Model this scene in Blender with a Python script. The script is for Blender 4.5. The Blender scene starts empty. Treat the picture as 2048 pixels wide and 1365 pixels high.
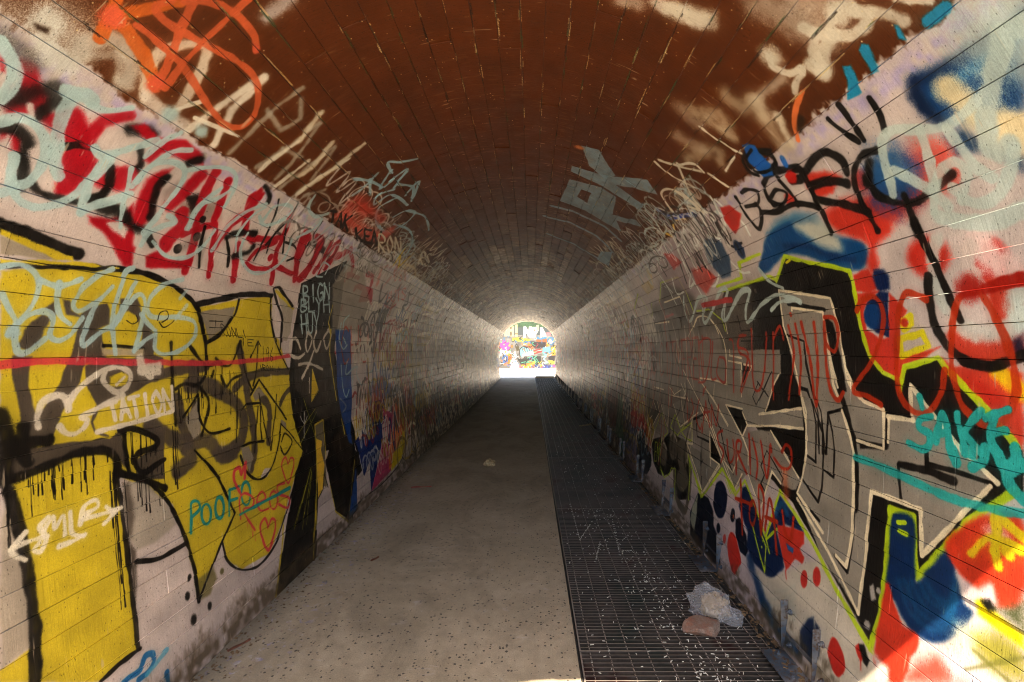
import bpy, bmesh, math, random
import numpy as np
from mathutils import Vector, Matrix

random.seed(7)
RNG = np.random.default_rng(11)
SC = bpy.context.scene
COL = SC.collection

# ------------------------------------------------------------------ measurements (metres)
XC, ZC, R = -0.147, 1.41, 1.51          # tunnel axis, springing height, vault radius
WF = 1.392                              # half width at the floor
Y0, Y1 = 0.70, 24.15                    # near and far portal
PITCH = 0.105                           # width of one lining board
SMAX = R*math.pi/2 + ZC                 # arc length from crown to floor
EYE = 1.5
FPX, VPX, VPY = 942.0, 1061.0, 699.0    # lens and vanishing point measured on the 2048 px photograph

# ------------------------------------------------------------------ camera
cam = bpy.data.cameras.new('camera')
cam.sensor_width = 36.0
cam.lens = 36.0*FPX/2048
cam.shift_x = -(VPX-1024)/2048
cam.shift_y = (VPY-682.5)/2048
cam.clip_start = 0.05
cam.clip_end = 2000
camo = bpy.data.objects.new('camera', cam)
camo.location = (0, 0, EYE)
camo.rotation_euler = (math.pi/2, 0, 0)
COL.objects.link(camo)
SC.camera = camo

# ------------------------------------------------------------------ sky, sun, exposure
SUN = Vector((0.16, 0.492, -1.0)).normalized()
elev = math.asin(-SUN.z)
world = bpy.data.worlds.new('World'); SC.world = world
world.use_nodes = True
wn = world.node_tree.nodes; wl = world.node_tree.links
bg = wn['Background']
sky = wn.new('ShaderNodeTexSky'); sky.sky_type = 'NISHITA'
sky.sun_disc = False
sky.sun_elevation = elev
sky.sun_rotation = math.atan2(-SUN.x, -SUN.y)
wl.new(sky.outputs[0], bg.inputs[0])
bg.inputs[1].default_value = 0.15
sl = bpy.data.lights.new('sun', 'SUN'); sl.energy = 5.0; sl.angle = math.radians(0.5); sl.color = (1, .95, .87)
so = bpy.data.objects.new('sun', sl); COL.objects.link(so)
so.rotation_euler = SUN.to_track_quat('-Z', 'Y').to_euler()
so.location = (0, -5, 20)
SC.view_settings.view_transform = 'Standard'
SC.view_settings.look = 'None'
SC.view_settings.gamma = 1
SC.view_settings.use_curve_mapping = False
SC.view_settings.exposure = 2.6
SC.view_settings.use_white_balance = True
SC.view_settings.white_balance_temperature = 8200
SC.render.engine = 'CYCLES'
SC.cycles.use_denoising = True
SC.cycles.denoiser = 'OPENIMAGEDENOISE'
SC.cycles.denoising_input_passes = 'RGB_ALBEDO_NORMAL'
SC.cycles.max_bounces = 14
SC.cycles.filter_width = 1.0
SC.cycles.diffuse_bounces = 12
SC.cycles.glossy_bounces = 4
SC.cycles.transparent_max_bounces = 12
SC.cycles.sample_clamp_indirect = 8

# ------------------------------------------------------------------ tunnel profile
def half(z):
    z = np.asarray(z, float)
    return np.where(z >= ZC, R, R - (R-WF)*(1-np.clip(z, 0, ZC)/ZC)**2)
def prof(s):
    """arc coordinate (0 crown, negative left, positive right) -> x, z, inward normal angle"""
    sg = 1 if s >= 0 else -1
    a = abs(s)
    if a <= R*math.pi/2:
        t = a/R
        return XC+sg*R*math.sin(t), ZC+R*math.cos(t), (-sg*math.sin(t), -math.cos(t))
    z = ZC-(a-R*math.pi/2)
    w = float(half(z))
    sl_ = (R-WF)*2*(1-max(z, 0)/ZC)/ZC      # dw/dz
    n = Vector((-sg, sl_)).normalized()
    return XC+sg*w, z, (n.x, n.y)
def photo_to_wall(p):
    """points measured on the photograph -> (distance along the tunnel, arc coordinate) on its lining"""
    p = np.asarray(p, float)
    a = (p[:, 0]-VPX)/FPX
    b = -(p[:, 1]-VPY)/FPX
    h = EYE-ZC
    A = a*a+b*b+1e-9
    B = -XC*a + h*b
    C = XC*XC+h*h-R*R
    t = (-B+np.sqrt(np.maximum(B*B-A*C, 0)))/A
    z = EYE+b*t
    x = a*t
    up = z >= ZC
    sg = np.sign(np.where(up, x-XC, a))
    th = np.arctan2(x-XC, np.maximum(z-ZC, 0))
    s = R*th
    zz = np.minimum(z, ZC)
    aa = np.where(np.abs(a) < 1e-4, 1e-4, a)
    for _ in range(12):
        tt = (XC+sg*half(zz))/aa
        zz = np.clip(EYE+b*tt, -0.2, ZC)
    t = np.where(up, t, tt)
    s = np.where(up, s, sg*(R*math.pi/2+ZC-zz))
    return np.stack([np.clip(t, Y0, Y1+.2), s], 1)

# ------------------------------------------------------------------ helpers
def tag(o, label=None, cat=None, group=None, kind=None):
    if label: o['label'] = label
    if cat: o['category'] = cat
    if group: o['group'] = group
    if kind: o['kind'] = kind
    return o
def link(name, me, mat=None, parent=None, loc=None, rot=None):
    o = bpy.data.objects.new(name, me)
    if mat and me and not me.materials: me.materials.append(mat)
    COL.objects.link(o)
    if parent: o.parent = parent
    if loc is not None: o.location = loc
    if rot is not None: o.rotation_euler = rot
    return o
def empty(name, loc=(0, 0, 0)):
    o = bpy.data.objects.new(name, None); o.empty_display_size = .1
    COL.objects.link(o); o.location = loc
    return o
class MB:
    def __init__(s): s.v = []; s.f = []
    def quad(s, a, b, c, d):
        n = len(s.v); s.v += [a, b, c, d]; s.f.append((n, n+1, n+2, n+3))
    def box(s, x0, x1, y0, y1, z0, z1, M=None):
        n = len(s.v)
        p = [(x, y, z) for z in (z0, z1) for y in (y0, y1) for x in (x0, x1)]
        if M is not None: p = [tuple(M @ Vector(q)) for q in p]
        s.v += p
        s.f += [tuple(n+i for i in q) for q in ((0, 2, 3, 1), (4, 5, 7, 6), (0, 1, 5, 4), (2, 6, 7, 3), (0, 4, 6, 2), (1, 3, 7, 5))]
    def slab(s, hw, l, th, ch, M=None):
        """chamfered board: width 2hw (x), length l (y), face at z=0 going back to -th"""
        n = len(s.v)
        p = []
        for (dx, z) in ((0, -th), (0, -ch), (ch, 0)):
            p += [(-hw+dx, -l/2+dx, z), (hw-dx, -l/2+dx, z), (hw-dx, l/2-dx, z), (-hw+dx, l/2-dx, z)]
        if M is not None: p = [tuple(M @ Vector(q)) for q in p]
        s.v += p
        for k in (0, 4):
            for i in range(4):
                j = (i+1) % 4
                s.f.append((n+k+i, n+k+j, n+k+4+j, n+k+4+i))
        s.f.append((n+8, n+9, n+10, n+11))
    def cyl(s, p0, p1, r, seg=8, r2=None, cap=True):
        p0, p1 = Vector(p0), Vector(p1); d = (p1-p0).normalized()
        u = d.orthogonal().normalized(); w = d.cross(u)
        n = len(s.v); r2 = r if r2 is None else r2
        for q, rr in ((p0, r), (p1, r2)):
            for i in range(seg):
                a = 2*math.pi*i/seg
                s.v.append(tuple(q+u*(rr*math.cos(a))+w*(rr*math.sin(a))))
        for i in range(seg):
            j = (i+1) % seg
            s.f.append((n+i, n+j, n+seg+j, n+seg+i))
        if cap:
            s.f.append(tuple(n+i for i in reversed(range(seg)))); s.f.append(tuple(n+seg+i for i in range(seg)))
    def mesh(s, name):
        me = bpy.data.meshes.new(name); me.from_pydata(s.v, [], s.f); me.update()
        return me
def smooth(me):
    for p in me.polygons: p.use_smooth = True
    return me

def noise2(h, w, cy, cx, seed):
    """smooth value noise by bilinear interpolation of a random grid"""
    g = np.random.default_rng(seed).random((cy+2, cx+2)).astype(np.float32)
    y = np.linspace(0, cy, h, dtype=np.float32); x = np.linspace(0, cx, w, dtype=np.float32)
    yi = y.astype(int); xi = x.astype(int)
    fy = (y-yi); fx = (x-xi)
    fy = fy*fy*(3-2*fy); fx = fx*fx*(3-2*fx)
    a = g[yi][:, xi]; b = g[yi][:, xi+1]; c = g[yi+1][:, xi]; d = g[yi+1][:, xi+1]
    fx = fx[None, :]; fy = fy[:, None]
    return (a*(1-fx)+b*fx)*(1-fy)+(c*(1-fx)+d*fx)*fy
# ------------------------------------------------------------------ board layout of the lining
NC = int(round(2*SMAX/PITCH))
PITCH = 2*SMAX/NC
BOARDS = []                                   # course, y start, y end
for k in range(NC):
    y = Y0 - random.uniform(0, 1.0)
    while y < Y1:
        l = random.choice((.6, .8, 1.0, 1.2, 1.4, 1.6, 1.8))
        a, b = max(y, Y0), min(y+l, Y1)
        if b-a > .05: BOARDS.append((k, a, b))
        y += l

# ------------------------------------------------------------------ the painter: lays paint on a surface given in metres
class Canvas:
    def __init__(s, ds, ss, tomap):
        s.D = ds.astype(np.float32); s.S = ss.astype(np.float32); s.map = tomap
        s.h, s.w = len(ss), len(ds)
        s.img = np.zeros((s.h, s.w, 3), np.float32)
        s.speck = np.random.default_rng(5).random((s.h, s.w)).astype(np.float32)
        s.wob = noise2(s.h, s.w, s.h//16, s.w//16, 16)
        s.cloud = noise2(s.h, s.w, s.h//10, s.w//10, 6)*.6+noise2(s.h, s.w, s.h//40, s.w//40, 9)*.4
    def win(s, d0, d1, s0, s1):
        j0 = max(int(np.searchsorted(s.D, d0))-1, 0); j1 = min(int(np.searchsorted(s.D, d1))+1, s.w)
        i0 = max(int(np.searchsorted(s.S, s0))-1, 0); i1 = min(int(np.searchsorted(s.S, s1))+1, s.h)
        return i0, i1, j0, j1
    def pts(s, p, curve, closed, raw):
        p = np.asarray(p, float)
        if closed: p = np.vstack([p, p[:1]])
        out = []
        n = len(p)
        for i in range(n-1):
            a, b = p[i], p[i+1]
            m = max(int(np.hypot(*(b-a))/(.02 if raw else 6)), 1)
            m = min(max(m, 5 if curve else 1), 60)
            t = (np.arange(m)/m)[:, None]
            if curve and n > 2:
                z0 = p[i-1] if i > 0 else (p[-2] if closed else a)
                z3 = p[i+2] if i+2 < n else (p[1] if closed else b)
                q = .5*((2*a)+(b-z0)*t+(2*z0-5*a+4*b-z3)*t*t+(3*a-z0-3*b+z3)*t**3)
            else:
                q = a+(b-a)*t
            out.append(q)
        out.append(p[-1:])
        q = np.vstack(out)
        return q if raw else s.map(q)
    def dist(s, q, win, wd):
        i0, i1, j0, j1 = win
        buf = np.full((i1-i0, j1-j0), 9., np.float32)
        for a, b in zip(q[:-1], q[1:]):
            if abs(a[1]-b[1]) > 1.5: continue
            I0, I1, J0, J1 = s.win(min(a[0], b[0])-wd, max(a[0], b[0])+wd, min(a[1], b[1])-wd, max(a[1], b[1])+wd)
            I0, I1, J0, J1 = max(I0, i0), min(I1, i1), max(J0, j0), min(J1, j1)
            if I1 <= I0 or J1 <= J0: continue
            X = s.D[J0:J1][None, :]-a[0]; Y = s.S[I0:I1][:, None]-a[1]
            e = b-a; L = float(e @ e)+1e-12
            t = np.clip((X*e[0]+Y*e[1])/L, 0, 1)
            dd = np.sqrt((X-t*e[0])**2+(Y-t*e[1])**2)
            v = buf[I0-i0:I1-i0, J0-j0:J1-j0]
            np.minimum(v, dd, out=v)
        return buf
    def comp(s, win, al, col):
        i0, i1, j0, j1 = win
        v = s.img[i0:i1, j0:j1]
        c = np.asarray(col, np.float32)/255
        v += (c-v)*al[..., None]
    def stroke(s, p, col, w=2.2, soft=.22, op=.97, curve=True, closed=False, raw=False, mist=.10):
        """a spray line: width w in centimetres"""
        if np.max(col) < 1: pass
        q = s.pts(p, curve, closed, raw)
        hw = w/200.
        wd = hw*(1+2*soft)+.012+(hw*1.5 if mist else 0)
        win = s.win(q[:, 0].min()-wd, q[:, 0].max()+wd, q[:, 1].min()-wd, q[:, 1].max()+wd)
        i0, i1, j0, j1 = win
        if i1 <= i0 or j1 <= j0: return
        d = s.dist(q, win, wd)
        sp = s.speck[i0:i1, j0:j1]; cl = s.cloud[i0:i1, j0:j1]
        hv = hw*(.84+.30*cl)+(s.wob[i0:i1, j0:j1]-.5)*min(.006, hw*.5)
        e = np.clip((hv*(1+soft)-d+(sp-.5)*hw*soft*.7)/(2*hw*soft+.0015), 0, 1)
        al = e*e*(3-2*e)*op*(.86+.2*cl)
        if mist:
            m = np.clip(1-(d-hw)/(hw*1.5+.01), 0, 1)*(d < 8)
            al = np.maximum(al, m*m*mist*(.4+1.2*sp))
        s.comp(win, np.clip(al, 0, 1), col)
    def fill(s, p, col, soft=.5, op=.98, curve=False, raw=False, tex=.0):
        """a filled shape, soft edge in centimetres"""
        q = s.pts(p, curve, True, raw)
        sf = soft/100.
        wd = sf*2+.01
        win = s.win(q[:, 0].min()-wd, q[:, 0].max()+wd, q[:, 1].min()-wd, q[:, 1].max()+wd)
        i0, i1, j0, j1 = win
        if i1 <= i0 or j1 <= j0: return
        X = s.D[j0:j1]; Y = s.S[i0:i1]
        ins = np.zeros((i1-i0, j1-j0), bool)
        for a, b in zip(q[:-1], q[1:]):
            if a[1] == b[1]: continue
            lo, hi = (a, b) if a[1] < b[1] else (b, a)
            r = np.where((Y >= lo[1]) & (Y < hi[1]))[0]
            if not len(r): continue
            xc = lo[0]+(Y[r]-lo[1])/(hi[1]-lo[1])*(hi[0]-lo[0])
            ins[r[0]:r[-1]+1] ^= X[None, :] > xc[:, None]
        d = s.dist(q, win, wd)
        sd = np.where(ins, d, -d)
        sp = s.speck[i0:i1, j0:j1]; cl = s.cloud[i0:i1, j0:j1]
        e = np.clip(.5+(sd+(sp-.5)*sf*.8+(s.wob[i0:i1, j0:j1]-.5)*.009)/(2*sf+.001), 0, 1)
        e = np.where(ins & (d > 5), 1, e)
        al = e*e*(3-2*e)*op*(1-tex*cl)
        s.comp(win, np.clip(al, 0, 1), col)
    def blob(s, x, y, r, col, soft=.4, op=.9, asp=1., ang=0.):
        """a round dab; centre measured on the photograph, radius in centimetres"""
        c = s.map(np.array([[x, y]]))[0]
        rr = r/100.
        wd = rr*max(asp, 1)*1.8+.01
        win = s.win(c[0]-wd, c[0]+wd, c[1]-wd, c[1]+wd)
        i0, i1, j0, j1 = win
        if i1 <= i0 or j1 <= j0: return
        X = s.D[j0:j1][None, :]-c[0]; Y = s.S[i0:i1][:, None]-c[1]
        ca, sa = math.cos(ang), math.sin(ang)
        u = X*ca+Y*sa; v = (-X*sa+Y*ca)/asp
        d = np.sqrt(u*u+v*v)/rr
        sp = s.speck[i0:i1, j0:j1]; cl = s.cloud[i0:i1, j0:j1]
        e = np.clip((1+soft-d+(sp-.5)*soft*.9+(cl-.5)*soft)/(2*soft), 0, 1)
        s.comp(win, e*e*(3-2*e)*op, col)
    def drip(s, x, y, ln, col, w=.5, op=.95):
        """a run of paint going down the wall, length in centimetres"""
        c = s.map(np.array([[x, y]]))[0]
        sg = 1 if c[1] > 0 else -1
        n = max(int(ln/3), 2)
        q = [(c[0]+random.uniform(-.0015, .0015), c[1]+sg*ln/100*i/n) for i in range(n+1)]
        s.stroke(q, col, w=w, soft=.3, op=op, curve=False, raw=True, mist=0)
        s.stroke(q[-2:], col, w=w*1.5, soft=.3, op=op, curve=False, raw=True, mist=0)
    def drips(s, p, n, l0, l1, col, w=.45):
        p = np.asarray(p, float)
        for _ in range(n):
            i = random.randrange(len(p)-1); t = random.random()
            x, y = p[i]*(1-t)+p[i+1]*t
            s.drip(x, y, random.uniform(l0, l1), col, w*random.uniform(.7, 1.4))

# single-line alphabet for hand-drawn words, each letter in a unit box, y down
FONT = {
 'A': [[(0, 1), (.5, 0), (1, 1)], [(.2, .62), (.8, .62)]], 'B': [[(0, 0), (0, 1), (.8, .9), (.9, .65), (0, .5), (.75, .35), (.7, .08), (0, 0)]],
 'C': [[(1, .12), (.5, 0), (.05, .45), (.4, 1), (1, .88)]], 'D': [[(.05, 0), (.05, 1), (.7, .9), (1, .5), (.7, .1), (.05, 0)]],
 'E': [[(1, 0), (0, 0), (0, 1), (1, 1)], [(0, .5), (.7, .5)]], 'F': [[(1, 0), (0, 0), (0, 1)], [(0, .5), (.7, .5)]],
 'G': [[(1, .1), (.5, 0), (.05, .45), (.4, 1), (1, .85), (1, .55), (.6, .55)]], 'H': [[(0, 0), (0, 1)], [(1, 0), (1, 1)], [(0, .5), (1, .5)]],
 'I': [[(.5, 0), (.5, 1)]], 'K': [[(0, 0), (0, 1)], [(1, 0), (0, .55), (1, 1)]], 'L': [[(0, 0), (0, 1), (1, 1)]],
 'M': [[(0, 1), (.1, 0), (.5, .6), (.9, 0), (1, 1)]], 'N': [[(0, 1), (.05, 0), (.95, 1), (1, 0)]],
 'O': [[(.5, 0), (.05, .4), (.45, 1), (.95, .55), (.5, 0)]], 'P': [[(0, 1), (0, 0), (.9, .15), (.8, .5), (0, .55)]],
 'R': [[(0, 1), (0, 0), (.9, .15), (.8, .45), (0, .5), (1, 1)]], 'S': [[(1, .1), (.5, 0), (.05, .25), (.9, .7), (.5, 1), (0, .88)]],
 'T': [[(0, 0), (1, 0)], [(.5, 0), (.5, 1)]], 'U': [[(0, 0), (.05, .8), (.5, 1), (.95, .8), (1, 0)]], 'V': [[(0, 0), (.5, 1), (1, 0)]],
 'W': [[(0, 0), (.25, 1), (.5, .3), (.75, 1), (1, 0)]], 'X': [[(0, 0), (1, 1)], [(1, 0), (0, 1)]], 'Y': [[(0, 0), (.5, .5), (1, 0)], [(.5, .5), (.4, 1)]],
 'Z': [[(0, 0), (1, 0), (0, 1), (1, 1)]], '1': [[(.5, 0), (.5, 1)]], '9': [[(.9, .3), (.4, .5), (.2, .2), (.7, 0), (.9, .3), (.6, 1)]],
 '6': [[(.8, 0), (.1, .6), (.5, 1), (.9, .7), (.2, .6)]], '7': [[(0, 0), (1, 0), (.3, 1)]], '2': [[(.05, .2), (.5, 0), (.9, .3), (0, 1), (1, 1)]],
 '0': [[(.5, 0), (.05, .4), (.45, 1), (.95, .55), (.5, 0)]], '!': [[(.5, 0), (.5, .7)], [(.5, .95), (.5, 1)]],
}
ROUND = set('BCDGOPRSU96820')
def word(cv, text, quad, col, w=1.5, gap=.25, **kw):
    """lettering between four measured corners: top left, top right, bottom right, bottom left"""
    tl, tr, br, bl = [np.array(q, float) for q in quad]
    n = len(text)
    for i, ch in enumerate(text):
        for st in FONT.get(ch, []):
            pp = []
            for (u, v) in st:
                U = (i+gap/2+u*(1-gap))/n
                pp.append((tl*(1-U)+tr*U)*(1-v)+(bl*(1-U)+br*U)*v)
            cv.stroke(pp, col, w=w, curve=ch in ROUND, **kw)

TW, TH = 2560, 3072
LR = math.log(Y1/Y0)
TD = Y0*np.exp((np.arange(TW)+.5)/TW*LR)
TS = -SMAX+(np.arange(TH)+.5)/TH*2*SMAX
cv = Canvas(TD, TS, photo_to_wall)

# --- ground coats: lilac white walls, red-brown vault, pale far boards, partly painted-in exit sheen
LILAC = np.array((180, 168, 166), np.float32)/255
BROWN = np.array((74, 34, 13), np.float32)/255
BARE_SHEEN = np.array((232, 218, 190), np.float32)/255
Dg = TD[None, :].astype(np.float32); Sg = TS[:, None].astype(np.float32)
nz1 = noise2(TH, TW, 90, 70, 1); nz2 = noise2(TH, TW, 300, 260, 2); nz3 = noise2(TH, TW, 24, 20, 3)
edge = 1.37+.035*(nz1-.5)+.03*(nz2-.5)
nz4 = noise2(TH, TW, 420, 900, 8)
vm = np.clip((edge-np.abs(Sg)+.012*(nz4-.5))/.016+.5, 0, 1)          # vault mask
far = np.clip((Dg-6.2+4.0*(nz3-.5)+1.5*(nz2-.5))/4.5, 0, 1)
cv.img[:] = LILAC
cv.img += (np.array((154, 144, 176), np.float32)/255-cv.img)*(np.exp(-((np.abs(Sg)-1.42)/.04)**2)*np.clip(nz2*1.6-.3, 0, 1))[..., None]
cv.img += (BARE_SHEEN-cv.img)*np.clip((Dg-5.4+4*(nz3-.5))/2.5, 0, 1)[..., None]*.95
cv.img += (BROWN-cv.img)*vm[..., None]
# boards: each its own tone, more so where the paint gives out
tone = np.ones((TH, TW), np.float32); rawm = np.zeros((TH, TW), np.float32)
for (k, a, b) in BOARDS:
    i0, i1 = int(k*TH/NC), int((k+1)*TH/NC)
    j0, j1 = np.searchsorted(TD, a), np.searchsorted(TD, b)
    amp = min(max((a-2.5)/6, .18), 1.); tone[i0:i1, j0:j1] = 1+amp*random.uniform(-.16, .12)
    rawm[i0:i1, j0:j1] = random.uniform(-.35, .35)
bare_sheen = np.clip(far+rawm*np.clip((Dg-3.5)/3, 0, 1), 0, 1)*vm
cv.img += (BARE_SHEEN*.86-cv.img)*(bare_sheen*.9)[..., None]  # unpainted boards plus painted exit glare pale the far vault
# ------------------------------------------------------------------ graffiti, traced from enlargements of the photograph
REG = {'A': (0, 0, 2.923), 'B': (0, 440, 2.923), 'C': (0, 898, 2.923), 'D': (1348, 0, 2.923), 'E': (1348, 440, 2.923), 'F': (1348, 898, 2.923),
       'G': (600, 0, 2.56), 'H': (600, 400, 5.1125), 'I': (600, 640, 5.1125), 'J': (1100, 400, 5.1125), 'K': (1100, 640, 5.1125), 'M': (400, 880, 2.923),
       'N': (1000, 880, 2.923), 'P': (0, 520, 6.203), 'Q': (170, 330, 3.864), 'U': (300, 640, 4.266), 'X': (0, 660, 4.5515), 'Y': (1400, 700, 4.266),
       'Z': (1380, 960, 3.792), 'V': (1240, 740, 5.25), 'O': (560, 660, 3.4133), 'E2': (1680, 440, 4.55), '0': (0, 0, 1)}
def T(r, p):
    x, y, k = REG[r]
    return [(x+a/k, y+b/k) for a, b in p]
def S(r, p, col, w=2.2, **kw): cv.stroke(T(r, p), col, w, **kw)
def L(r, p, col, w=2.2, **kw): cv.stroke(T(r, p), col, w, curve=False, **kw)
def Fi(r, p, col, soft=.5, **kw): cv.fill(T(r, p), col, soft, **kw)
def Bl(r, x, y, rad, col, **kw):
    (x, y), = T(r, [(x, y)]); cv.blob(x, y, rad, col, **kw)
def W(r, text, quad, col, w=1.5, **kw): word(cv, text, T(r, quad), col, w, **kw)
def heart(r, x, y, w, h, col, wd=1.6):
    S(r, [(x, y-h*.25), (x-w*.22, y-h*.5), (x-w*.5, y-h*.25), (x-w*.35, y+h*.1), (x, y+h*.5), (x+w*.4, y-h*.05), (x+w*.45, y-h*.4), (x+w*.2, y-h*.48), (x, y-h*.22)], col, wd)
def ell(x, y, rx, ry, n=14, a0=0): return [(x+rx*math.cos(a0+2*math.pi*i/n), y+ry*math.sin(a0+2*math.pi*i/n)) for i in range(n)]
LB = (146, 174, 178); WH = (194, 186, 172); YEL = (180, 160, 46); BLK = (16, 14, 13); DG = (66, 58, 52); GREY = (122, 114, 102)
RED = (168, 10, 24); ORA = (176, 76, 46); TEAL = (0, 122, 128); ROSE = (204, 52, 62); LIME = (168, 196, 40); NAVY = (6, 26, 66); BLUE = (0, 84, 140)
COR = (208, 44, 34); RUST = (172, 40, 20); PINKW = (205, 180, 178); CRM = (222, 208, 176); LIL = (180, 168, 166)

# ============ left wall, upper wild piece in red, black and white
Fi('A', [(110, 350), (215, 380), (245, 480), (285, 560), (300, 660), (470, 640), (520, 750), (560, 900), (555, 1000), (480, 1110), (340, 1150), (330, 1060), (350, 900), (300, 770), (190, 690), (50, 660), (60, 520), (115, 470)], RED, 1.2, curve=True)
Fi('A', [(0, 750), (80, 770), (135, 820), (130, 910), (80, 880), (60, 790), (0, 830)], RED, 1.)
Fi('A', [(0, 335), (30, 350), (40, 430), (0, 420)], RED, 1.)
S('A', [(0, 210), (60, 260), (150, 320), (200, 350)], (60, 54, 52), 7, soft=.7, op=.8)
S('A', [(70, 590), (160, 560), (320, 525)], BLK, 5.5, soft=.6, op=.9)
S('A', [(215, 690), (290, 620), (380, 585)], BLK, 4, soft=.6)
S('A', [(0, 750), (100, 760), (160, 830), (150, 960), (120, 1090)], BLK, 4.2, soft=.4)
S('A', [(370, 860), (470, 850), (560, 870), (620, 920), (640, 1020), (600, 1140), (530, 1170)], BLK, 2.6)
S('A', [(180, 1050), (230, 1120), (330, 1160), (450, 1185)], BLK, 3, soft=.5)
Fi('A', [(165, 880), (250, 840), (290, 900), (330, 960), (330, 1060), (250, 1040), (180, 970)], LIL, 1.)
S('A', [(180, 620), (190, 690)], LIL, 2, soft=.5)
S('A', [(520, 830), (590, 730), (680, 690), (760, 680)], RED, 4.5, soft=.4)
Fi('A', ell(690, 850, 120, 80), LIL, 1.5, curve=True)
S('A', [(770, 760), (860, 770), (890, 800)], BLK, 5, soft=.6)
S('A', [(820, 870), (830, 960), (800, 1000)], BLK, 3, soft=.5)
Fi('A', [(770, 740), (850, 720), (900, 780), (920, 810), (1090, 820), (1190, 910), (1190, 970), (1090, 940), (950, 900), (880, 970), (840, 940), (900, 850)], RED, 1.)
S('A', [(1110, 960), (1180, 930)], BLK, 4, soft=.7)
# the same piece further in (enlargement Q)
Fi('Q', [(20, 390), (200, 420), (330, 350), (380, 300), (370, 620), (390, 640), (370, 790), (300, 790), (240, 660), (140, 520), (30, 450)], RED, 1., )
S('Q', [(130, 90), (330, 120)], RED, 9, soft=.3)
Fi('Q', [(170, 450), (270, 420), (330, 490), (300, 560), (220, 520)], LIL, .8)
S('Q', [(200, 20), (190, 160), (130, 240), (40, 270)], BLK, 3.4, soft=.4)
S('Q', [(130, 330), (260, 370), (420, 480)], BLK, 5, soft=.6)
Fi('Q', [(370, 390), (430, 220), (480, 110), (600, 40), (680, 30), (600, 150), (540, 290), (520, 400), (440, 470), (380, 450)], RED, 1.2)
S('Q', [(640, 100), (570, 170), (530, 280), (500, 400)], BLK, 4, soft=.5)
Fi('Q', [(600, 190), (720, 130), (800, 160), (740, 220), (640, 280), (590, 330)], (110, 100, 98), 2., op=.7)
S('Q', [(650, 320), (760, 230), (860, 120), (910, 80)], RED, 6, soft=.35)
Fi('Q', [(790, 250), (880, 240), (940, 260), (900, 340), (830, 360)], BLK, 1.5)
Fi('Q', [(760, 290), (1030, 290), (1050, 420), (900, 450), (640, 430)], (120, 110, 102), 2.5, op=.75)
Fi('Q', [(790, 250), (880, 230), (910, 300), (830, 380)], BLK, 1.5)
S('Q', [(1015, 60), (960, 160), (920, 260), (870, 420)], RED, 5.5)
S('Q', [(1110, 130), (1060, 280), (1000, 430)], RED, 4.6)
S('Q', [(750, 380), (740, 480), (650, 570), (620, 620)], RED, 7)
S('Q', [(750, 540), (880, 490), (1010, 460)], RED, 3.6)
S('Q', [(860, 430), (830, 620), (780, 820)], RED, 4.6)
Fi('Q', [(470, 700), (560, 660), (620, 720), (800, 740), (810, 800), (560, 800), (480, 790)], RED, .8)
S('Q', [(480, 540), (520, 610)], BLK, 4)
Bl('Q', 860, 555, 2.2, BLK, soft=.15); Bl('Q', 715, 648, 2.3, BLK, soft=.15); Bl('Q', 912, 425, 1.8, BLK, soft=.2)
S('Q', [(740, 640), (900, 560), (880, 760)], (110, 100, 98), 4, soft=.7, op=.5)
S('Q', [(925, 480), (890, 620), (880, 790)], BLK, 1.8)
S('Q', [(1010, 470), (980, 640), (960, 860)], RED, 3.6)
S('Q', [(1000, 620), (1100, 500), (1180, 420), (1280, 370)], RED, 5)
Fi('Q', [(1210, 480), (1240, 330), (1270, 240), (1370, 170), (1400, 220), (1340, 300), (1280, 400), (1270, 500), (1350, 560), (1300, 620), (1230, 570)], RED, .8)
S('Q', [(1390, 170), (1430, 240), (1420, 290)], BLK, 3, soft=.7)
S('Q', [(1090, 560), (1170, 530), (1320, 530)], BLK, 3.8, soft=.5)
S('Q', [(1090, 570), (1110, 680), (1100, 780)], BLK, 2)
S('Q', [(1180, 620), (1160, 760), (1150, 890)], RED, 5)
S('Q', [(1150, 700), (1250, 680), (1300, 630)], BLK, 3.5, soft=.6)
S('Q', [(1340, 570), (1420, 580), (1520, 560)], RED, 4)
S('Q', [(1600, 360), (1540, 540), (1470, 700), (1440, 910)], RED, 4.4)
S('Q', [(1260, 740), (1330, 660), (1480, 600)], RED, 3.4)
S('Q', [(1240, 770), (1330, 810), (1420, 800), (1470, 750)], RED, 4)
S('Q', [(1480, 780), (1550, 820), (1600, 840)], RED, 4)
Bl('Q', 1430, 715, 2.4, RED, soft=.15)
for p in ([(1650, 290), (1560, 480), (1530, 680)], [(1500, 270), (1460, 420), (1300, 740)], [(1560, 440), (1450, 560), (1400, 680)], [(1480, 520), (1400, 620)], [(1830, 440), (1720, 620), (1620, 820)], [(2000, 540), (1900, 660), (1850, 740)]):
    S('Q', p, BLK, 1.6)
S('Q', [(1550, 600), (1620, 630), (1640, 700), (1560, 740)], BLK, 2)
S('Q', [(1760, 600), (1880, 690)], BLK, 4.5, soft=.5, op=.8)
S('Q', [(1600, 430), (1700, 350), (1770, 300)], (90, 80, 78), 3, soft=.6, op=.7)
S('Q', [(1700, 520), (1650, 660), (1630, 800), (1620, 880)], RED, 6)
S('Q', [(1720, 570), (1800, 560), (1830, 610), (1760, 740), (1650, 880)], RED, 5)
S('Q', [(1800, 850), (1860, 700), (1950, 600)], RED, 4.5)
S('Q', [(1860, 800), (1950, 700), (2040, 660)], RED, 5)
S('H', [(60, 380), (0, 560)], RED, 8)
S('H', [(210, 400), (150, 600), (60, 760), (0, 810)], RED, 6)
S('H', [(320, 440), (240, 600), (150, 730)], RED, 5)
S('H', [(400, 440), (350, 560), (280, 640)], RED, 5)
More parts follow.
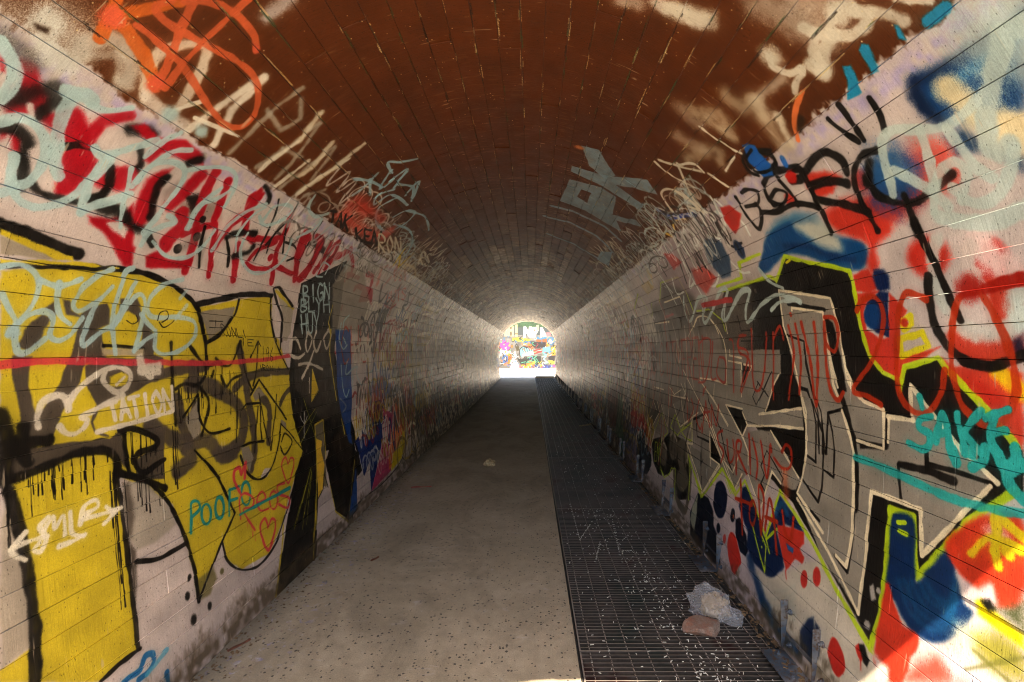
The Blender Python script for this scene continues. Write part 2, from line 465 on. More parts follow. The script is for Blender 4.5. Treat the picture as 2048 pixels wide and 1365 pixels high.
S('H', [(520, 500), (440, 560), (350, 600), (290, 640)], RED, 5)
S('H', [(510, 520), (540, 640), (520, 760), (430, 850), (390, 870)], RED, 4)
S('H', [(420, 790), (490, 760), (600, 800)], RED, 4)
S('H', [(690, 760), (740, 800), (700, 920), (590, 880), (560, 920)], RED, 5)
Fi('H', [(640, 920), (740, 910), (740, 1040), (740, 1090), (690, 1040), (600, 1050)], RED, .8)
S('H', [(430, 1080), (420, 1120)], RED, 3)
# loose reds and a dark tag beyond
S('H', [(830, 700), (790, 860)], (196, 90, 80), 6, soft=.7, op=.7)
S('H', [(850, 690), (1000, 690), (920, 800), (840, 900)], (196, 90, 80), 4, soft=.6, op=.7)
W('H', 'BST', [(960, 720), (1100, 730), (1100, 830), (960, 820)], (196, 80, 66), 2.2, op=.8)
W('H', 'GUTS', [(870, 960), (1090, 900), (1090, 1020), (870, 1050)], (196, 70, 56), 2., op=.85)
S('H', [(860, 1070), (920, 1110), (980, 1070)], (186, 40, 40), 2.6)
S('H', [(1200, 840), (1130, 930), (1120, 970), (1160, 960), (1200, 900)], BLK, 2.6)
S('H', [(1110, 980), (1100, 1060), (1050, 1090), (1080, 1140), (1130, 1080)], BLK, 3)
S('H', [(1090, 1130), (1060, 1200), (1040, 1260), (1090, 1230)], BLK, 2.6)
S('I', [(1060, 0), (1000, 80), (1060, 60), (1080, 90)], BLK, 2.6)

# ============ left wall, yellow lettering: ground tones first
Fi('C', [(0, 430), (60, 260), (100, 500), (150, 700), (195, 950), (190, 1150), (0, 1300)], (150, 140, 128), 1.)
Fi('0', [(0, 540), (70, 535), (154, 536), (240, 540), (298, 553), (345, 574), (380, 600), (398, 622), (475, 600), (545, 594), (560, 690), (585, 760), (590, 830), (606, 905), (591, 948), (578, 989), (567, 1044), (537, 1106), (485, 1140), (455, 1119), (445, 1085), (400, 1190), (375, 1100), (345, 1010), (235, 950), (20, 972), (0, 850)], YEL, .5)
Fi('C', [(70, 215), (250, 130), (640, 60), (690, 150), (700, 330), (750, 600), (780, 900), (805, 1170), (590, 1365), (215, 1365), (190, 950), (140, 560)], YEL, .5)
Fi('C', [(0, 1300), (190, 1150), (210, 1365), (0, 1365)], YEL, .6)
# dark warm grey bodies of the letters
Fi('X', [(120, 240), (300, 240), (280, 350), (275, 520), (300, 680), (330, 760), (400, 720), (500, 560), (560, 460), (640, 240), (680, 110), (700, 0), (930, 0), (950, 180), (980, 200), (960, 290), (780, 300), (760, 350), (730, 480), (640, 640), (560, 760), (480, 960), (440, 1040), (200, 1080), (170, 900), (200, 860), (150, 640), (115, 400)], DG, .4)
Fi('X', [(780, 330), (920, 250), (1060, 250), (1230, 260), (1320, 0), (1420, 60), (1400, 220), (1480, 260), (1500, 420), (1390, 470), (1260, 560), (1080, 620), (900, 740), (840, 840), (870, 940), (990, 960), (1000, 985), (440, 1045), (100, 1110), (80, 1365), (180, 1330), (500, 1220), (800, 1120), (980, 1110), (1090, 1180), (1180, 1300), (1120, 1000), (1100, 900), (1340, 820), (1500, 910), (1500, 1365), (1250, 1365), (1230, 1200), (1420, 1050), (1390, 960), (1320, 930), (1340, 820), (1180, 850), (1000, 985), (860, 930), (820, 840), (880, 690), (830, 600), (780, 480)], DG, .4)
Fi('X', [(810, 560), (880, 690), (830, 760), (800, 950), (470, 1030), (540, 840), (640, 730)], YEL, .5)
Fi('X', [(740, 480), (765, 350), (790, 470)], YEL, .4)
Fi('X', [(990, 430), (1100, 380), (1170, 420), (1150, 500), (1000, 520)], YEL, .5)
Fi('P', [(300, 870), (380, 760), (520, 690), (610, 720), (600, 800), (540, 900), (480, 1040), (330, 1130), (220, 1060), (290, 960)], DG, .5)
Fi('P', [(560, 600), (660, 530), (700, 640), (690, 700), (620, 650)], DG, .5)
Fi('P', [(790, 490), (890, 500), (900, 620), (1000, 680), (1100, 590), (1340, 540), (1370, 620), (1360, 800), (1150, 900), (1080, 880), (1060, 1000), (960, 1080), (900, 1080), (1000, 720), (880, 700), (820, 690)], DG, .5)
Fi('P', [(1490, 480), (1700, 480), (1750, 560), (1760, 680), (1730, 800), (1700, 700), (1600, 640), (1480, 690)], DG, .5)
Fi('P', [(1790, 750), (1900, 880), (1900, 1000), (1780, 1100), (1760, 1000)], DG, .5)
S('P', [(1280, 1065), (1450, 1070), (1780, 1105)], BLK, 1.6, curve=False)
Fi('P', [(1270, 1100), (1780, 1110), (1770, 1200), (1280, 1190)], (150, 138, 110), .6)
# right half of the lettering
Fi('Q', [(870, 1110), (1160, 1080), (1140, 1180), (1060, 1280), (960, 1350), (930, 1240)], GREY, .5)
Fi('Q', [(870, 1100), (1180, 1050), (1170, 1090), (890, 1140)], YEL, .4)
Fi('Q', [(1450, 1030), (1490, 1060), (1520, 1180), (1520, 1364), (1470, 1330), (1440, 1180)], LIL, .3)
Fi('Q', [(1490, 970), (1610, 1100), (1590, 1300), (1560, 1364), (1530, 1364), (1530, 1180)], (150, 142, 130), .3)
S('Q', [(1480, 975), (1610, 1110)], YEL, 2.5, curve=False)
for p, w in (([(0, 500), (150, 450), (330, 420), (480, 400)], 5), ([(330, 560), (480, 560), (640, 640), (760, 740), (800, 880), (780, 1020), (690, 1120), (580, 1130)], 8.5),
             ([(360, 400), (380, 560)], 7), ([(760, 250), (800, 420), (840, 700), (880, 900), (890, 1100), (860, 1260)], 6.5),
             ([(720, 590), (820, 500), (960, 450), (1150, 440), (1240, 420)], 5.5), ([(950, 660), (1010, 740), (1020, 900), (1010, 1040)], 6),
             ([(1220, 560), (1150, 640), (1110, 720)], 4), ([(0, 900), (120, 980), (280, 1060), (360, 1180), (240, 1280)], 8), ([(230, 680), (280, 900), (340, 1060)], 6.5),
             ([(340, 1050), (500, 1040), (620, 1160), (720, 1130)], 8.5), ([(380, 720), (370, 840)], 5)):
    S('U', p, DG, w, soft=.25)
Fi('U', [(300, 860), (350, 760), (400, 690), (430, 800), (440, 960), (370, 1010), (330, 940)], GREY, .5)
Fi('U', [(880, 640), (930, 560), (980, 640), (900, 690)], GREY, .4)
Fi('U', [(780, 1090), (840, 1080), (880, 1180), (850, 1290), (790, 1180)], GREY, .4)
Fi('U', [(1120, 850), (1165, 880), (1165, 930), (1120, 890)], GREY, .3)
Fi('U', [(940, 1350), (980, 1270), (1040, 1260), (1000, 1340)], LIL, .3)
# grey field and crescent left of the point
Fi('C', [(720, 200), (850, 180), (980, 320), (1030, 440), (900, 550), (800, 590), (740, 500), (715, 350)], (150, 142, 132), 1.)
Fi('C', [(720, 200), (760, 190), (790, 400), (770, 520), (740, 500)], DG, 1.5, op=.8)
Fi('C', [(745, 520), (790, 600), (800, 800), (790, 950), (770, 800)], DG, 1., op=.9)
Fi('C', [(1250, 690), (1270, 760), (1230, 850), (1160, 890), (1140, 780)], (96, 88, 50), 1., op=.8)
# black outlines
S('0', [(0, 532), (70, 531), (154, 535), (240, 539), (298, 550), (345, 571), (380, 598), (398, 622)], BLK, 2.4)
L('Q', [(860, 1080), (1000, 1050), (1200, 1005), (1330, 1000), (1450, 1010)], BLK, 3.2)
S('Q', [(860, 1090), (900, 1200), (930, 1364)], BLK, 2.6)
S('Q', [(1190, 1040), (1150, 1170), (1060, 1290), (950, 1364)], BLK, 1.8)
S('Q', [(1460, 960), (1490, 1080), (1525, 1200), (1520, 1364)], BLK, 2.2)
S('Q', [(1440, 1020), (1435, 1180), (1480, 1364)], BLK, 1.4)
L('Q', [(1470, 950), (1500, 945), (1610, 1095)], BLK, 2.2)
S('U', [(430, 0), (470, 150), (480, 340)], BLK, 2.4)
S('U', [(690, 0), (600, 130), (480, 200)], BLK, 1.8)
S('U', [(1040, 0), (1060, 150), (1110, 280), (1180, 420)], BLK, 1.6)
S('U', [(1130, 0), (1110, 250)], BLK, 1.6)
L('U', [(860, 640), (930, 510), (1050, 680), (1165, 850)], BLK, 1.5)
S('U', [(410, 640), (420, 820), (470, 930), (540, 970), (680, 930)], BLK, 1.5)
L('U', [(280, 830), (400, 650)], BLK, 1.4)
L('U', [(780, 770), (820, 720), (940, 710)], BLK, 1.4)
S('U', [(940, 720), (945, 900), (960, 1040)], BLK, 1.3)
L('U', [(790, 1080), (850, 1050), (970, 1035)], BLK, 1.4)
S('U', [(1120, 890), (1095, 1060), (1050, 1230), (980, 1340), (900, 1360), (820, 1290), (770, 1160)], BLK, 1.6)
L('U', [(1120, 890), (1170, 940), (1310, 1120)], BLK, 1.2)
S('U', [(400, 1130), (500, 1240), (590, 1350)], BLK, 1.8)
S('C', [(1140, 10), (1240, 120), (1300, 220), (1370, 375)], BLK, 1.8)
L('C', [(1372, 375), (1290, 560), (1165, 890)], BLK, 1.5)
S('C', [(690, 150), (830, 175), (920, 240), (1000, 340), (1080, 520), (1140, 720), (1165, 890)], BLK, 2.4)
S('C', [(800, 660), (930, 640), (1090, 550)], BLK, 2.2)
S('C', [(1300, 550), (1330, 650), (1400, 705), (1500, 690), (1590, 590), (1650, 450), (1770, 20)], BLK, 1.6)
S('C', [(50, 250), (100, 420), (150, 640), (190, 900), (205, 1200), (205, 1365)], BLK, 4.2, soft=.25)
S('C', [(690, 200), (730, 480), (765, 800), (795, 1000), (810, 1170)], BLK, 2.2, op=.9)
L('C', [(820, 1170), (700, 1260), (590, 1360)], BLK, 2.)
S('X', [(80, 1365), (300, 1290), (500, 1210), (720, 1120), (850, 1100), (980, 1110), (1060, 1180), (1070, 1300), (1060, 1365)], BLK, 3.6, soft=.3)
S('X', [(0, 780), (60, 960), (110, 1060), (40, 1200), (60, 1365)], BLK, 5.5, soft=.35)
L('X', [(0, 1080), (200, 1040), (440, 1010)], BLK, 4.5); S('X', [(210, 900), (180, 1000)], BLK, 5); S('X', [(200, 1100), (260, 1210)], BLK, 4.6)
S('X', [(1090, 900), (1130, 960), (1140, 1080), (1180, 1290)], BLK, 2.4)
S('X', [(1090, 910), (1200, 900), (1350, 950), (1440, 1010), (1400, 1070), (1280, 1110), (1230, 1180), (1260, 1270), (1330, 1300), (1420, 1230), (1500, 1180)], BLK, 2.6)
L('X', [(1060, 1300), (1250, 1340), (1502, 1440)], BLK, 3.4)
S('B', [(0, 25), (150, 85), (330, 155), (460, 200)], BLK, 4.6, curve=False)
Fi('B', [(0, 50), (200, 130), (430, 215), (430, 240), (320, 240), (0, 85)], YEL, .4)
Fi('B', [(0, 90), (330, 235), (0, 200)], (140, 130, 116), .4)
Fi('B', [(0, 230), (470, 250), (700, 285), (450, 268), (0, 255)], YEL, .3)
# drippy black tag
for p in ([(180, 200), (185, 400), (200, 640), (220, 900)], [(330, 210), (400, 310), (480, 390), (560, 370)], [(560, 330), (620, 390), (700, 370), (770, 190)], [(770, 190), (800, 380), (830, 500), (870, 600)],
          [(920, 190), (860, 320)], [(920, 200), (910, 420), (880, 560)], [(220, 590), (300, 545), (400, 560), (470, 480), (470, 400)], [(400, 560), (480, 640), (500, 740), (470, 880), (440, 990)],
          [(540, 440), (530, 480)], [(610, 480), (650, 570), (700, 510), (780, 470)], [(745, 590), (740, 1040)], [(930, 630), (970, 860), (1030, 1110)], [(1080, 640), (1060, 880), (1030, 1100)], [(920, 740), (890, 1130)], [(1120, 1040), (1150, 970), (1210, 1040), (1150, 1150), (1110, 1080)]):
    S('U', p, BLK, 1.3 if p[0][0] > 700 else 2.0, soft=.5, op=.92)
random.seed(21)
cv.drips(T('X', [(220, 1330), (500, 1210), (720, 1120), (980, 1110)]), 26, 3, 16, BLK, .5)
cv.drips(T('X', [(1130, 920), (1430, 1000)]), 12, 4, 14, BLK, .45)
cv.drips(T('X', [(1240, 1280), (1500, 1200)]), 10, 5, 26, BLK, .45)
cv.drips(T('X', [(40, 1200), (60, 1365)]), 4, 8, 26, BLK, .6)
cv.drips(T('U', [(220, 590), (470, 560)]), 16, 5, 18, BLK, .4)
cv.drips(T('U', [(330, 300), (600, 400), (780, 470)]), 18, 6, 26, BLK, .35)
cv.drips(T('U', [(180, 900), (240, 950)]), 5, 10, 34, BLK, .5)
cv.drips(T('C', [(640, 130), (760, 200)]), 7, 20, 60, BLK, .5)
# light blue hand style over it
for p in ([(0, 90), (120, 62), (260, 60), (390, 130), (470, 250), (470, 380), (420, 520), (330, 650), (230, 760), (150, 860), (90, 930)],
          [(30, 430), (80, 560), (150, 680), (200, 790), (180, 950), (190, 1060), (230, 1150), (330, 1150), (450, 1070), (560, 980)],
          [(230, 780), (330, 700), (440, 650), (560, 640), (640, 690), (660, 780), (620, 900), (640, 970), (730, 1000), (850, 950), (950, 840), (1030, 720)],
          [(500, 250), (600, 300), (720, 330), (850, 300), (1000, 230)], [(730, 290), (710, 430), (720, 560), (780, 720), (880, 800)],
          [(1400, 120), (1250, 180), (1050, 320), (950, 470), (920, 580), (980, 640), (1100, 590), (1250, 480), (1390, 330)],
          [(1250, 480), (1150, 650), (1080, 830), (1020, 980), (1040, 1060), (1150, 980), (1300, 870), (1400, 830)],
          [(1660, 100), (1570, 150), (1480, 380), (1430, 560), (1400, 830), (1410, 1000), (1430, 1170)], [(1690, 270), (1620, 380), (1540, 560), (1430, 800)],
          [(1400, 840), (1560, 620), (1650, 480), (1740, 430), (1790, 500), (1790, 650), (1750, 850), (1660, 1140)],
          [(1660, 1130), (1800, 1000), (1930, 900), (1830, 780), (1760, 680)]):
    S('P', p, LB, 2.3, soft=.18, op=.93)
Bl('P', 160, 900, 2.4, LB, soft=.3)
S('B', [(1070, 350), (960, 380), (880, 450), (865, 520), (900, 570), (1050, 570), (1140, 600), (1140, 680), (1060, 760), (960, 785), (905, 750), (915, 650)], LB, 2.3, soft=.18, op=.9)
S('B', [(1050, 460), (1095, 410)], LB, 2, op=.7); S('B', [(1030, 580), (1090, 500)], LB, 2, op=.7)
# the long rose line
S('B', [(0, 852), (200, 830), (500, 826), (900, 835), (1250, 838), (1450, 825), (1600, 812), (1750, 787), (2040, 775)], (198, 46, 58), 2.9, soft=.12, op=.88)
S('I', [(320, 340), (700, 340), (1100, 342), (1500, 335)], (198, 90, 90), 1.6, op=.5)
# pale hand and scroll
for p, w in (([(345, 880), (345, 780), (390, 670), (480, 610), (560, 600), (610, 660), (625, 730)], 2.6), ([(630, 650), (720, 540), (860, 420), (990, 350), (1100, 350), (1180, 400), (1170, 500), (1080, 570), (1000, 530), (940, 460), (950, 390)], 2.4),
             ([(1060, 500), (1130, 430)], 1.3), ([(1270, 260), (1290, 370)], 4.), ([(1290, 370), (1440, 330)], 4.6), ([(1300, 380), (1440, 380)], 3.4), ([(1300, 360), (1370, 430)], 3.2),
             ([(540, 880), (600, 940), (680, 945), (760, 890), (790, 820), (730, 795), (850, 740), (960, 680), (1120, 600)], 2.4)):
    S('X', p, WH, w, soft=.28, op=.93)
W('B', 'TATION', [(620, 1080), (1010, 975), (1020, 1115), (640, 1175)], WH, 1.9, gap=.15)
L('B', [(565, 1240), (800, 1180), (1005, 1120)], WH, 2.0)
# markers
for t, q in (('I', [(1228, 590), (1300, 590), (1300, 630), (1228, 630)]), ('RONLI', [(1290, 610), (1440, 650), (1450, 690), (1300, 680)]), ('IEA', [(1400, 690), (1530, 710), (1530, 740), (1400, 735)]), ('196', [(1525, 740), (1600, 750), (1600, 830), (1530, 820)]), ('IRONIA', [(1510, 845), (1640, 860), (1640, 890), (1520, 880)])):
    W('B', t, q, BLK, .55, mist=0)
L('B', [(1228, 592), (1305, 595)], BLK, .55, mist=0); L('B', [(1228, 630), (1305, 632)], BLK, .55, mist=0)
S('B', [(925, 590), (940, 545), (980, 535), (985, 575), (950, 600)], BLK, .6, mist=0); S('B', [(935, 600), (960, 630), (1000, 610), (1020, 590)], BLK, .6, mist=0)
S('B', [(745, 590), (780, 610), (810, 590), (800, 560)], BLK, .6, mist=0)
# lower tags
for p in ([(150, 490), (60, 600), (150, 650)], [(60, 590), (160, 545), (280, 510)], [(280, 400), (230, 460), (270, 520), (240, 600), (200, 590), (230, 550)], [(260, 470), (310, 400), (320, 470), (370, 390), (380, 500)], [(410, 370), (420, 490), (490, 510)], [(470, 440), (490, 340), (560, 300), (570, 340), (500, 380)], [(490, 410), (600, 380), (710, 345)], [(620, 340), (660, 370)], [(690, 350), (610, 440)], [(350, 570), (430, 540), (500, 500)]):
    S('C', p, (212, 206, 190), 1.9, soft=.35, op=.9)
S('C', [(1115, 490), (1118, 400), (1118, 320), (1155, 308), (1168, 350), (1125, 395)], TEAL, 1.8)
S('C', ell(1205, 382, 27, 58, 12), TEAL, 1.8, closed=True); S('C', ell(1283, 345, 25, 62, 12), TEAL, 1.8, closed=True); S('C', ell(1437, 262, 26, 68, 12), TEAL, 1.8, closed=True)
L('C', [(1338, 390), (1342, 240), (1395, 222)], TEAL, 1.8); L('C', [(1342, 305), (1388, 290)], TEAL, 1.8); 
S('C', [(1405, 410), (1400, 300), (1430, 260), (1480, 290), (1470, 340), (1420, 360), (1490, 475)], ROSE, 1.6)
S('C', [(1500, 320), (1550, 290), (1530, 250), (1500, 300), (1520, 360), (1570, 350)], ROSE, 1.6); S('C', ell(1598, 300, 24, 52, 12), ROSE, 1.6, closed=True)
S('C', [(1660, 200), (1620, 220), (1630, 265), (1690, 290), (1680, 345), (1630, 325)], ROSE, 1.7)
L('C', [(1400, 385), (1560, 300), (1692, 228)], TEAL, 2.)
S('C', [(1410, 270), (1370, 190), (1370, 130), (1400, 110), (1410, 150), (1435, 80), (1430, 170)], ROSE, 2.)
heart('C', 1684, 125, 75, 150, ROSE, 1.4); heart('C', 1568, 500, 95, 185, ROSE, 1.8)
cv.drips(T('C', [(1440, 400), (1490, 470)]), 4, 3, 8, ROSE, .35)
for x, y, r in ((1107, 752, 1.3), (1098, 862, 1.5), (1227, 918, 1.4), (1134, 998, 1.9)): Bl('C', x, y, r, BLK, soft=.3, asp=1.3)
Bl('C', 1300, 715, 1.5, (70, 66, 30), soft=.4, op=.8)
S('C', [(720, 1365), (770, 1330), (820, 1290), (850, 1215), (890, 1200), (900, 1240), (860, 1310), (810, 1350)], (10, 88, 140), 2.4)
L('C', [(860, 1320), (975, 1175)], (60, 140, 170), 2.4, op=.8); S('C', [(975, 1310), (985, 1365)], (10, 88, 140), 2.4)

# ============ left wall, black panel and what follows it
Fi('0', [(602, 567), (694, 522), (680, 620), (668, 700), (690, 800), (720, 900), (705, 1040), (690, 1000), (660, 900), (640, 905), (632, 1125), (553, 1190), (562, 1120), (572, 1060), (590, 950), (606, 905), (585, 830), (578, 760), (580, 735), (588, 660)], BLK, .4)
Fi('O', [(100, 0), (370, 0), (380, 250), (390, 560), (300, 640), (230, 560), (100, 400)], (58, 52, 46), 1.5, op=.8)
Fi('O', [(310, 560), (400, 430), (480, 560), (500, 700), (470, 820), (400, 700)], (40, 34, 30), 1., op=.8)
Fi('H', [(330, 880), (490, 620), (560, 700), (640, 700), (720, 1050), (640, 1365), (330, 1365)], (132, 124, 112), 2., op=.8)
W('H', 'BIGN', [(20, 880), (310, 850), (310, 1010), (30, 1060)], LB, 2.); W('H', 'BLYH', [(0, 1020), (300, 990), (310, 1150), (0, 1140)], LB, 2.); W('H', 'HUY', [(0, 1180), (200, 1150), (200, 1365), (20, 1365)], LB, 2.)
S('H', [(240, 640), (190, 730), (170, 780), (230, 790)], LB, 1.8); S('H', [(250, 640), (300, 680), (260, 760)], LB, 1.6)
for p in ([(140, 130), (110, 60), (70, 90), (75, 170), (130, 190), (170, 160)], [(190, 30), (175, 100), (190, 150), (220, 60), (190, 20)], [(250, 10), (230, 90), (250, 150), (280, 80)], [(330, 10), (300, 60), (320, 130), (350, 40), (330, 0)], [(130, 240), (200, 230), (290, 270)], [(200, 230), (150, 330)], [(230, 150), (190, 260)]):
    S('O', p, WH, 2.4, soft=.35, op=.9)
L('O', [(200, 330), (200, 430)], WH, 1.2)
Fi('O', [(222, 270), (262, 410), (215, 490)], (190, 160, 50), .3); L('O', [(220, 270), (264, 412), (214, 492), (220, 270)], YEL, .8)
Fi('O', [(240, 650), (295, 620), (310, 930), (320, 1060), (260, 1150), (245, 900)], (100, 92, 74), .3)
Fi('O', [(245, 740), (285, 760), (280, 820), (300, 920), (295, 1080), (260, 1150), (250, 900)], (214, 172, 60), .4)
L('O', [(245, 1365), (250, 900), (238, 650), (295, 615), (312, 850), (345, 1080), (380, 1240), (468, 1312), (490, 1060), (512, 880)], YEL, 1.4)
L('O', [(380, 1240), (440, 1270), (468, 1312)], YEL, 1.2)
Fi('O', [(262, 1150), (300, 1070), (330, 1080), (385, 1260), (385, 1365), (248, 1365)], LIL, .4)
L('O', [(262, 1150), (293, 1090), (300, 980), (328, 1075)], BLK, 1.2)
Fi('O', [(310, 900), (390, 620), (470, 780), (510, 880), (490, 1060), (468, 1300), (380, 1230), (345, 1070)], (14, 11, 10), .4)
Fi('O', [(345, 760), (450, 640), (500, 760), (480, 960), (440, 1000)], (54, 42, 34), 2., op=.55)
for p in ([(205, 960), (95, 1365)], [(215, 960), (150, 1365)], [(215, 970), (180, 1330)], [(250, 560), (130, 800)], [(240, 540), (90, 760)], [(160, 470), (250, 760)], [(210, 940), (120, 1300)]):
    L('O', p, (150, 150, 40), .7, mist=0)
L('O', [(165, 560), (165, 740)], (190, 190, 185), .9, mist=0); S('O', [(140, 590), (165, 640), (185, 590)], (190, 190, 185), .9, mist=0)
L('M', [(490, 500), (470, 720), (440, 930), (660, 735), (680, 300)], YEL, 1.7)
Fi('O', [(380, 0), (480, 0), (490, 480), (480, 700), (495, 780), (470, 770), (410, 540), (390, 400)], (16, 62, 130), .8)
S('O', [(410, 470), (450, 520), (430, 560)], (190, 170, 140), 2., op=.5)
S('O', [(350, 0), (340, 150), (360, 300), (385, 480)], YEL, 1.8); L('O', [(420, 610), (440, 710)], YEL, 1.6)
Fi('O', [(500, 1060), (520, 930), (530, 1220), (470, 1290)], (10, 64, 130), .4); L('O', [(530, 1220), (475, 1290)], BLK, 1.)
Fi('O', [(505, 760), (560, 980), (575, 1020), (610, 900), (615, 1100), (540, 1200), (528, 1000)], LIL, .4)
Fi('O', [(500, 800), (540, 860), (560, 960), (530, 1000), (515, 900)], BLK, .5)
Fi('O', [(600, 490), (690, 480), (710, 540), (700, 760), (660, 950), (625, 1110), (610, 900), (575, 1000), (545, 860), (510, 760), (560, 620)], (8, 40, 104), .5)
Fi('O', [(500, 600), (560, 560), (560, 680), (515, 760)], (206, 170, 50), .4); Fi('O', [(585, 440), (620, 440), (610, 490), (580, 500)], (206, 170, 50), .4); Fi('O', [(700, 460), (725, 460), (715, 540)], (206, 170, 50), .4)
Fi('O', [(590, 400), (720, 350), (830, 400), (840, 470), (700, 470), (640, 440)], (70, 90, 140), 1., op=.8)
Fi('O', [(730, 480), (750, 540), (735, 565), (720, 530)], (200, 190, 185), .3); S('O', [(700, 500), (730, 565), (755, 550)], BLK, .8)
Fi('O', [(705, 530), (760, 570), (780, 450), (760, 700), (740, 850), (760, 960), (625, 1105), (690, 830)], (196, 46, 92), .5)
Fi('O', [(770, 470), (795, 450), (820, 500), (835, 700), (790, 900), (745, 960), (740, 850), (775, 650)], (226, 104, 56), .8)
Fi('O', [(835, 480), (850, 600), (850, 780), (830, 880), (760, 965), (770, 850), (830, 760), (838, 600)], (214, 190, 30), .6)
S('O', [(835, 400), (855, 560), (858, 720), (830, 890), (700, 1050), (610, 1120)], BLK, 1.2)
for p in ([(600, 580), (625, 540), (610, 650), (625, 680)], [(630, 600), (650, 560), (655, 610), (670, 570), (680, 610), (690, 560)], [(705, 560), (690, 590), (710, 610), (690, 640)], [(640, 650), (675, 640)]):
    S('O', p, (210, 205, 200), 1.2)
W('O', 'DOGB', [(750, 680), (835, 620), (840, 780), (765, 850)], (206, 200, 170), 1.1)
for a in ([(795, 590), (780, 560)], [(805, 585), (805, 520)], [(815, 590), (835, 570)]): L('O', a, (226, 190, 150), 1.1)
for p in ([(860, 900), (850, 780), (860, 600)], [(850, 880), (890, 860), (900, 760), (895, 600)], [(900, 830), (930, 830), (945, 740)], [(960, 870), (940, 700), (935, 480)], [(960, 870), (1000, 830), (1010, 600)], [(1010, 560), (1000, 300)], [(840, 430), (835, 300)], [(895, 520), (900, 300)]):
    S('O', p, (192, 152, 30), 2.6, op=.9)
S('O', [(835, 870), (870, 900), (900, 850), (915, 860), (950, 790), (962, 860)], BLK, 1.6)
Fi('O', [(840, 900), (960, 860), (1000, 830), (880, 960), (800, 1010)], LIL, .5)
W('I', 'CHUTED', [(410, 80), (1000, 30), (1000, 410), (410, 450)], RUST, 2., op=.8)
for p in ([(420, 40), (400, 180), (440, 300), (480, 260)], [(440, 180), (470, 240)], [(420, 460), (440, 700), (470, 790), (500, 720)], [(480, 430), (470, 560), (540, 500), (580, 480)], [(590, 480), (580, 560), (640, 690), (680, 640)], [(540, 560), (540, 700)], [(690, 460), (680, 560), (740, 520)], [(780, 480), (800, 620), (860, 500)]):
    S('I', p, LB, 2.2, op=.85)
S('H', [(500, 1180), (450, 1240), (440, 1320)], LB, 2.); S('H', [(1030, 1100), (1000, 1200), (1050, 1230)], LB, 1.6)
L('H', [(330, 1080), (290, 1260), (320, 1365)], YEL, 1.5); L('H', [(870, 1160), (860, 1260)], YEL, 1.2)
W('H', 'IRONLAK', [(570, 640), (790, 700), (770, 770), (570, 720)], (40, 34, 32), .6, mist=0)
S('H', ell(640, 540, 60, 60, 12), (40, 34, 32), .7, closed=True, mist=0); W('H', 'MK', [(610, 500), (690, 530), (680, 590), (610, 560)], (40, 34, 32), .6, mist=0)
# ============ right wall: blues and reds at the top
Fi('D', [(1740, 300), (1850, 250), (2046, 60), (2046, 300), (2046, 640), (1900, 690), (1700, 730), (1540, 720), (1450, 620), (1390, 500), (1430, 430)], (0, 44, 96), 2.5, curve=True)
for a in range(7): L('D', [(1500+60*a, 560-40*a), (1760+50*a, 420-45*a)], (10, 84, 140), 2.2, soft=.9, op=.45)
S('D', [(1400, 500), (1450, 620), (1550, 720)], (2, 20, 50), 5, soft=.6)
S('D', [(1420, 470), (1560, 400), (1800, 250), (2046, 80)], (0, 20, 54), 4, soft=.8, op=.7)
Fi('D', [(1580, 800), (1700, 760), (1880, 900), (1960, 960), (2046, 1000), (2046, 900), (1800, 880), (1640, 920)], (4, 34, 70), 2.)
L('D', [(1600, 510), (1750, 680), (2046, 760)], (206, 190, 150), 8, soft=.5); L('D', [(1860, 800), (2046, 830)], (206, 190, 150), 8, soft=.6)
S('D', [(2046, 150), (1930, 200), (1900, 320), (1860, 480), (1820, 650), (1830, 820), (1880, 890), (1950, 850)], (160, 176, 172), 6, soft=.25)
Bl('D', 1960, 220, 12, (150, 170, 168), soft=.6, op=.8)
for p in ([(965, 615), (1020, 690), (1110, 820)], [(895, 700), (980, 770), (1075, 830)], [(1145, 570), (1190, 650), (1230, 760)]): S('D', p, BLK, 2.4)
# coral field
Fi('D', [(880, 1260), (960, 1180), (1090, 1150), (1200, 1100), (1400, 1060), (1500, 1000), (1600, 960), (1650, 1060), (1480, 1180), (1380, 1250), (1300, 1300), (1200, 1365), (960, 1365)], COR, 3., curve=True)
Fi('D', [(760, 1020), (880, 1000), (980, 1030), (930, 1130), (850, 1160), (780, 1100)], COR, 1.5); Bl('D', 690, 1035, 3.4, COR, soft=.3); Bl('D', 680, 1170, 3.4, COR, soft=.3); Bl('D', 1100, 1060, 4.5, COR, soft=.4); Bl('D', 1500, 960, 8, COR, soft=.6, op=.8)
Fi('D', [(540, 1365), (600, 1290), (700, 1240), (820, 1260), (880, 1320), (900, 1365)], (60, 110, 140), 2.5)
Bl('D', 1260, 1060, 11, (0, 56, 110), soft=.5, op=.9); S('D', [(1140, 950), (1130, 1080)], BLK, 4, soft=.6)
Fi('E', [(540, 100), (640, 20), (780, 0), (960, 90), (1110, 130), (1140, 240), (1060, 300), (900, 260), (760, 210), (640, 210), (560, 300), (500, 290), (520, 180)], (0, 58, 108), 1.5, curve=True)
Fi('E', [(700, 30), (850, 10), (960, 100), (980, 180), (880, 170), (780, 100)], (196, 190, 170), 3., op=.85, curve=True)
S('E', [(640, 160), (760, 150), (900, 200), (1060, 240)], (4, 36, 78), 3, soft=.8, op=.8)
Fi('E', [(930, 0), (1200, 0), (1260, 60), (1180, 160), (1200, 260), (1160, 330), (1130, 250), (1140, 150), (1020, 80)], COR, 2., curve=True)
Fi('E', [(1050, 320), (1140, 280), (1180, 350), (1190, 400), (1140, 430), (1060, 420)], COR, .8)
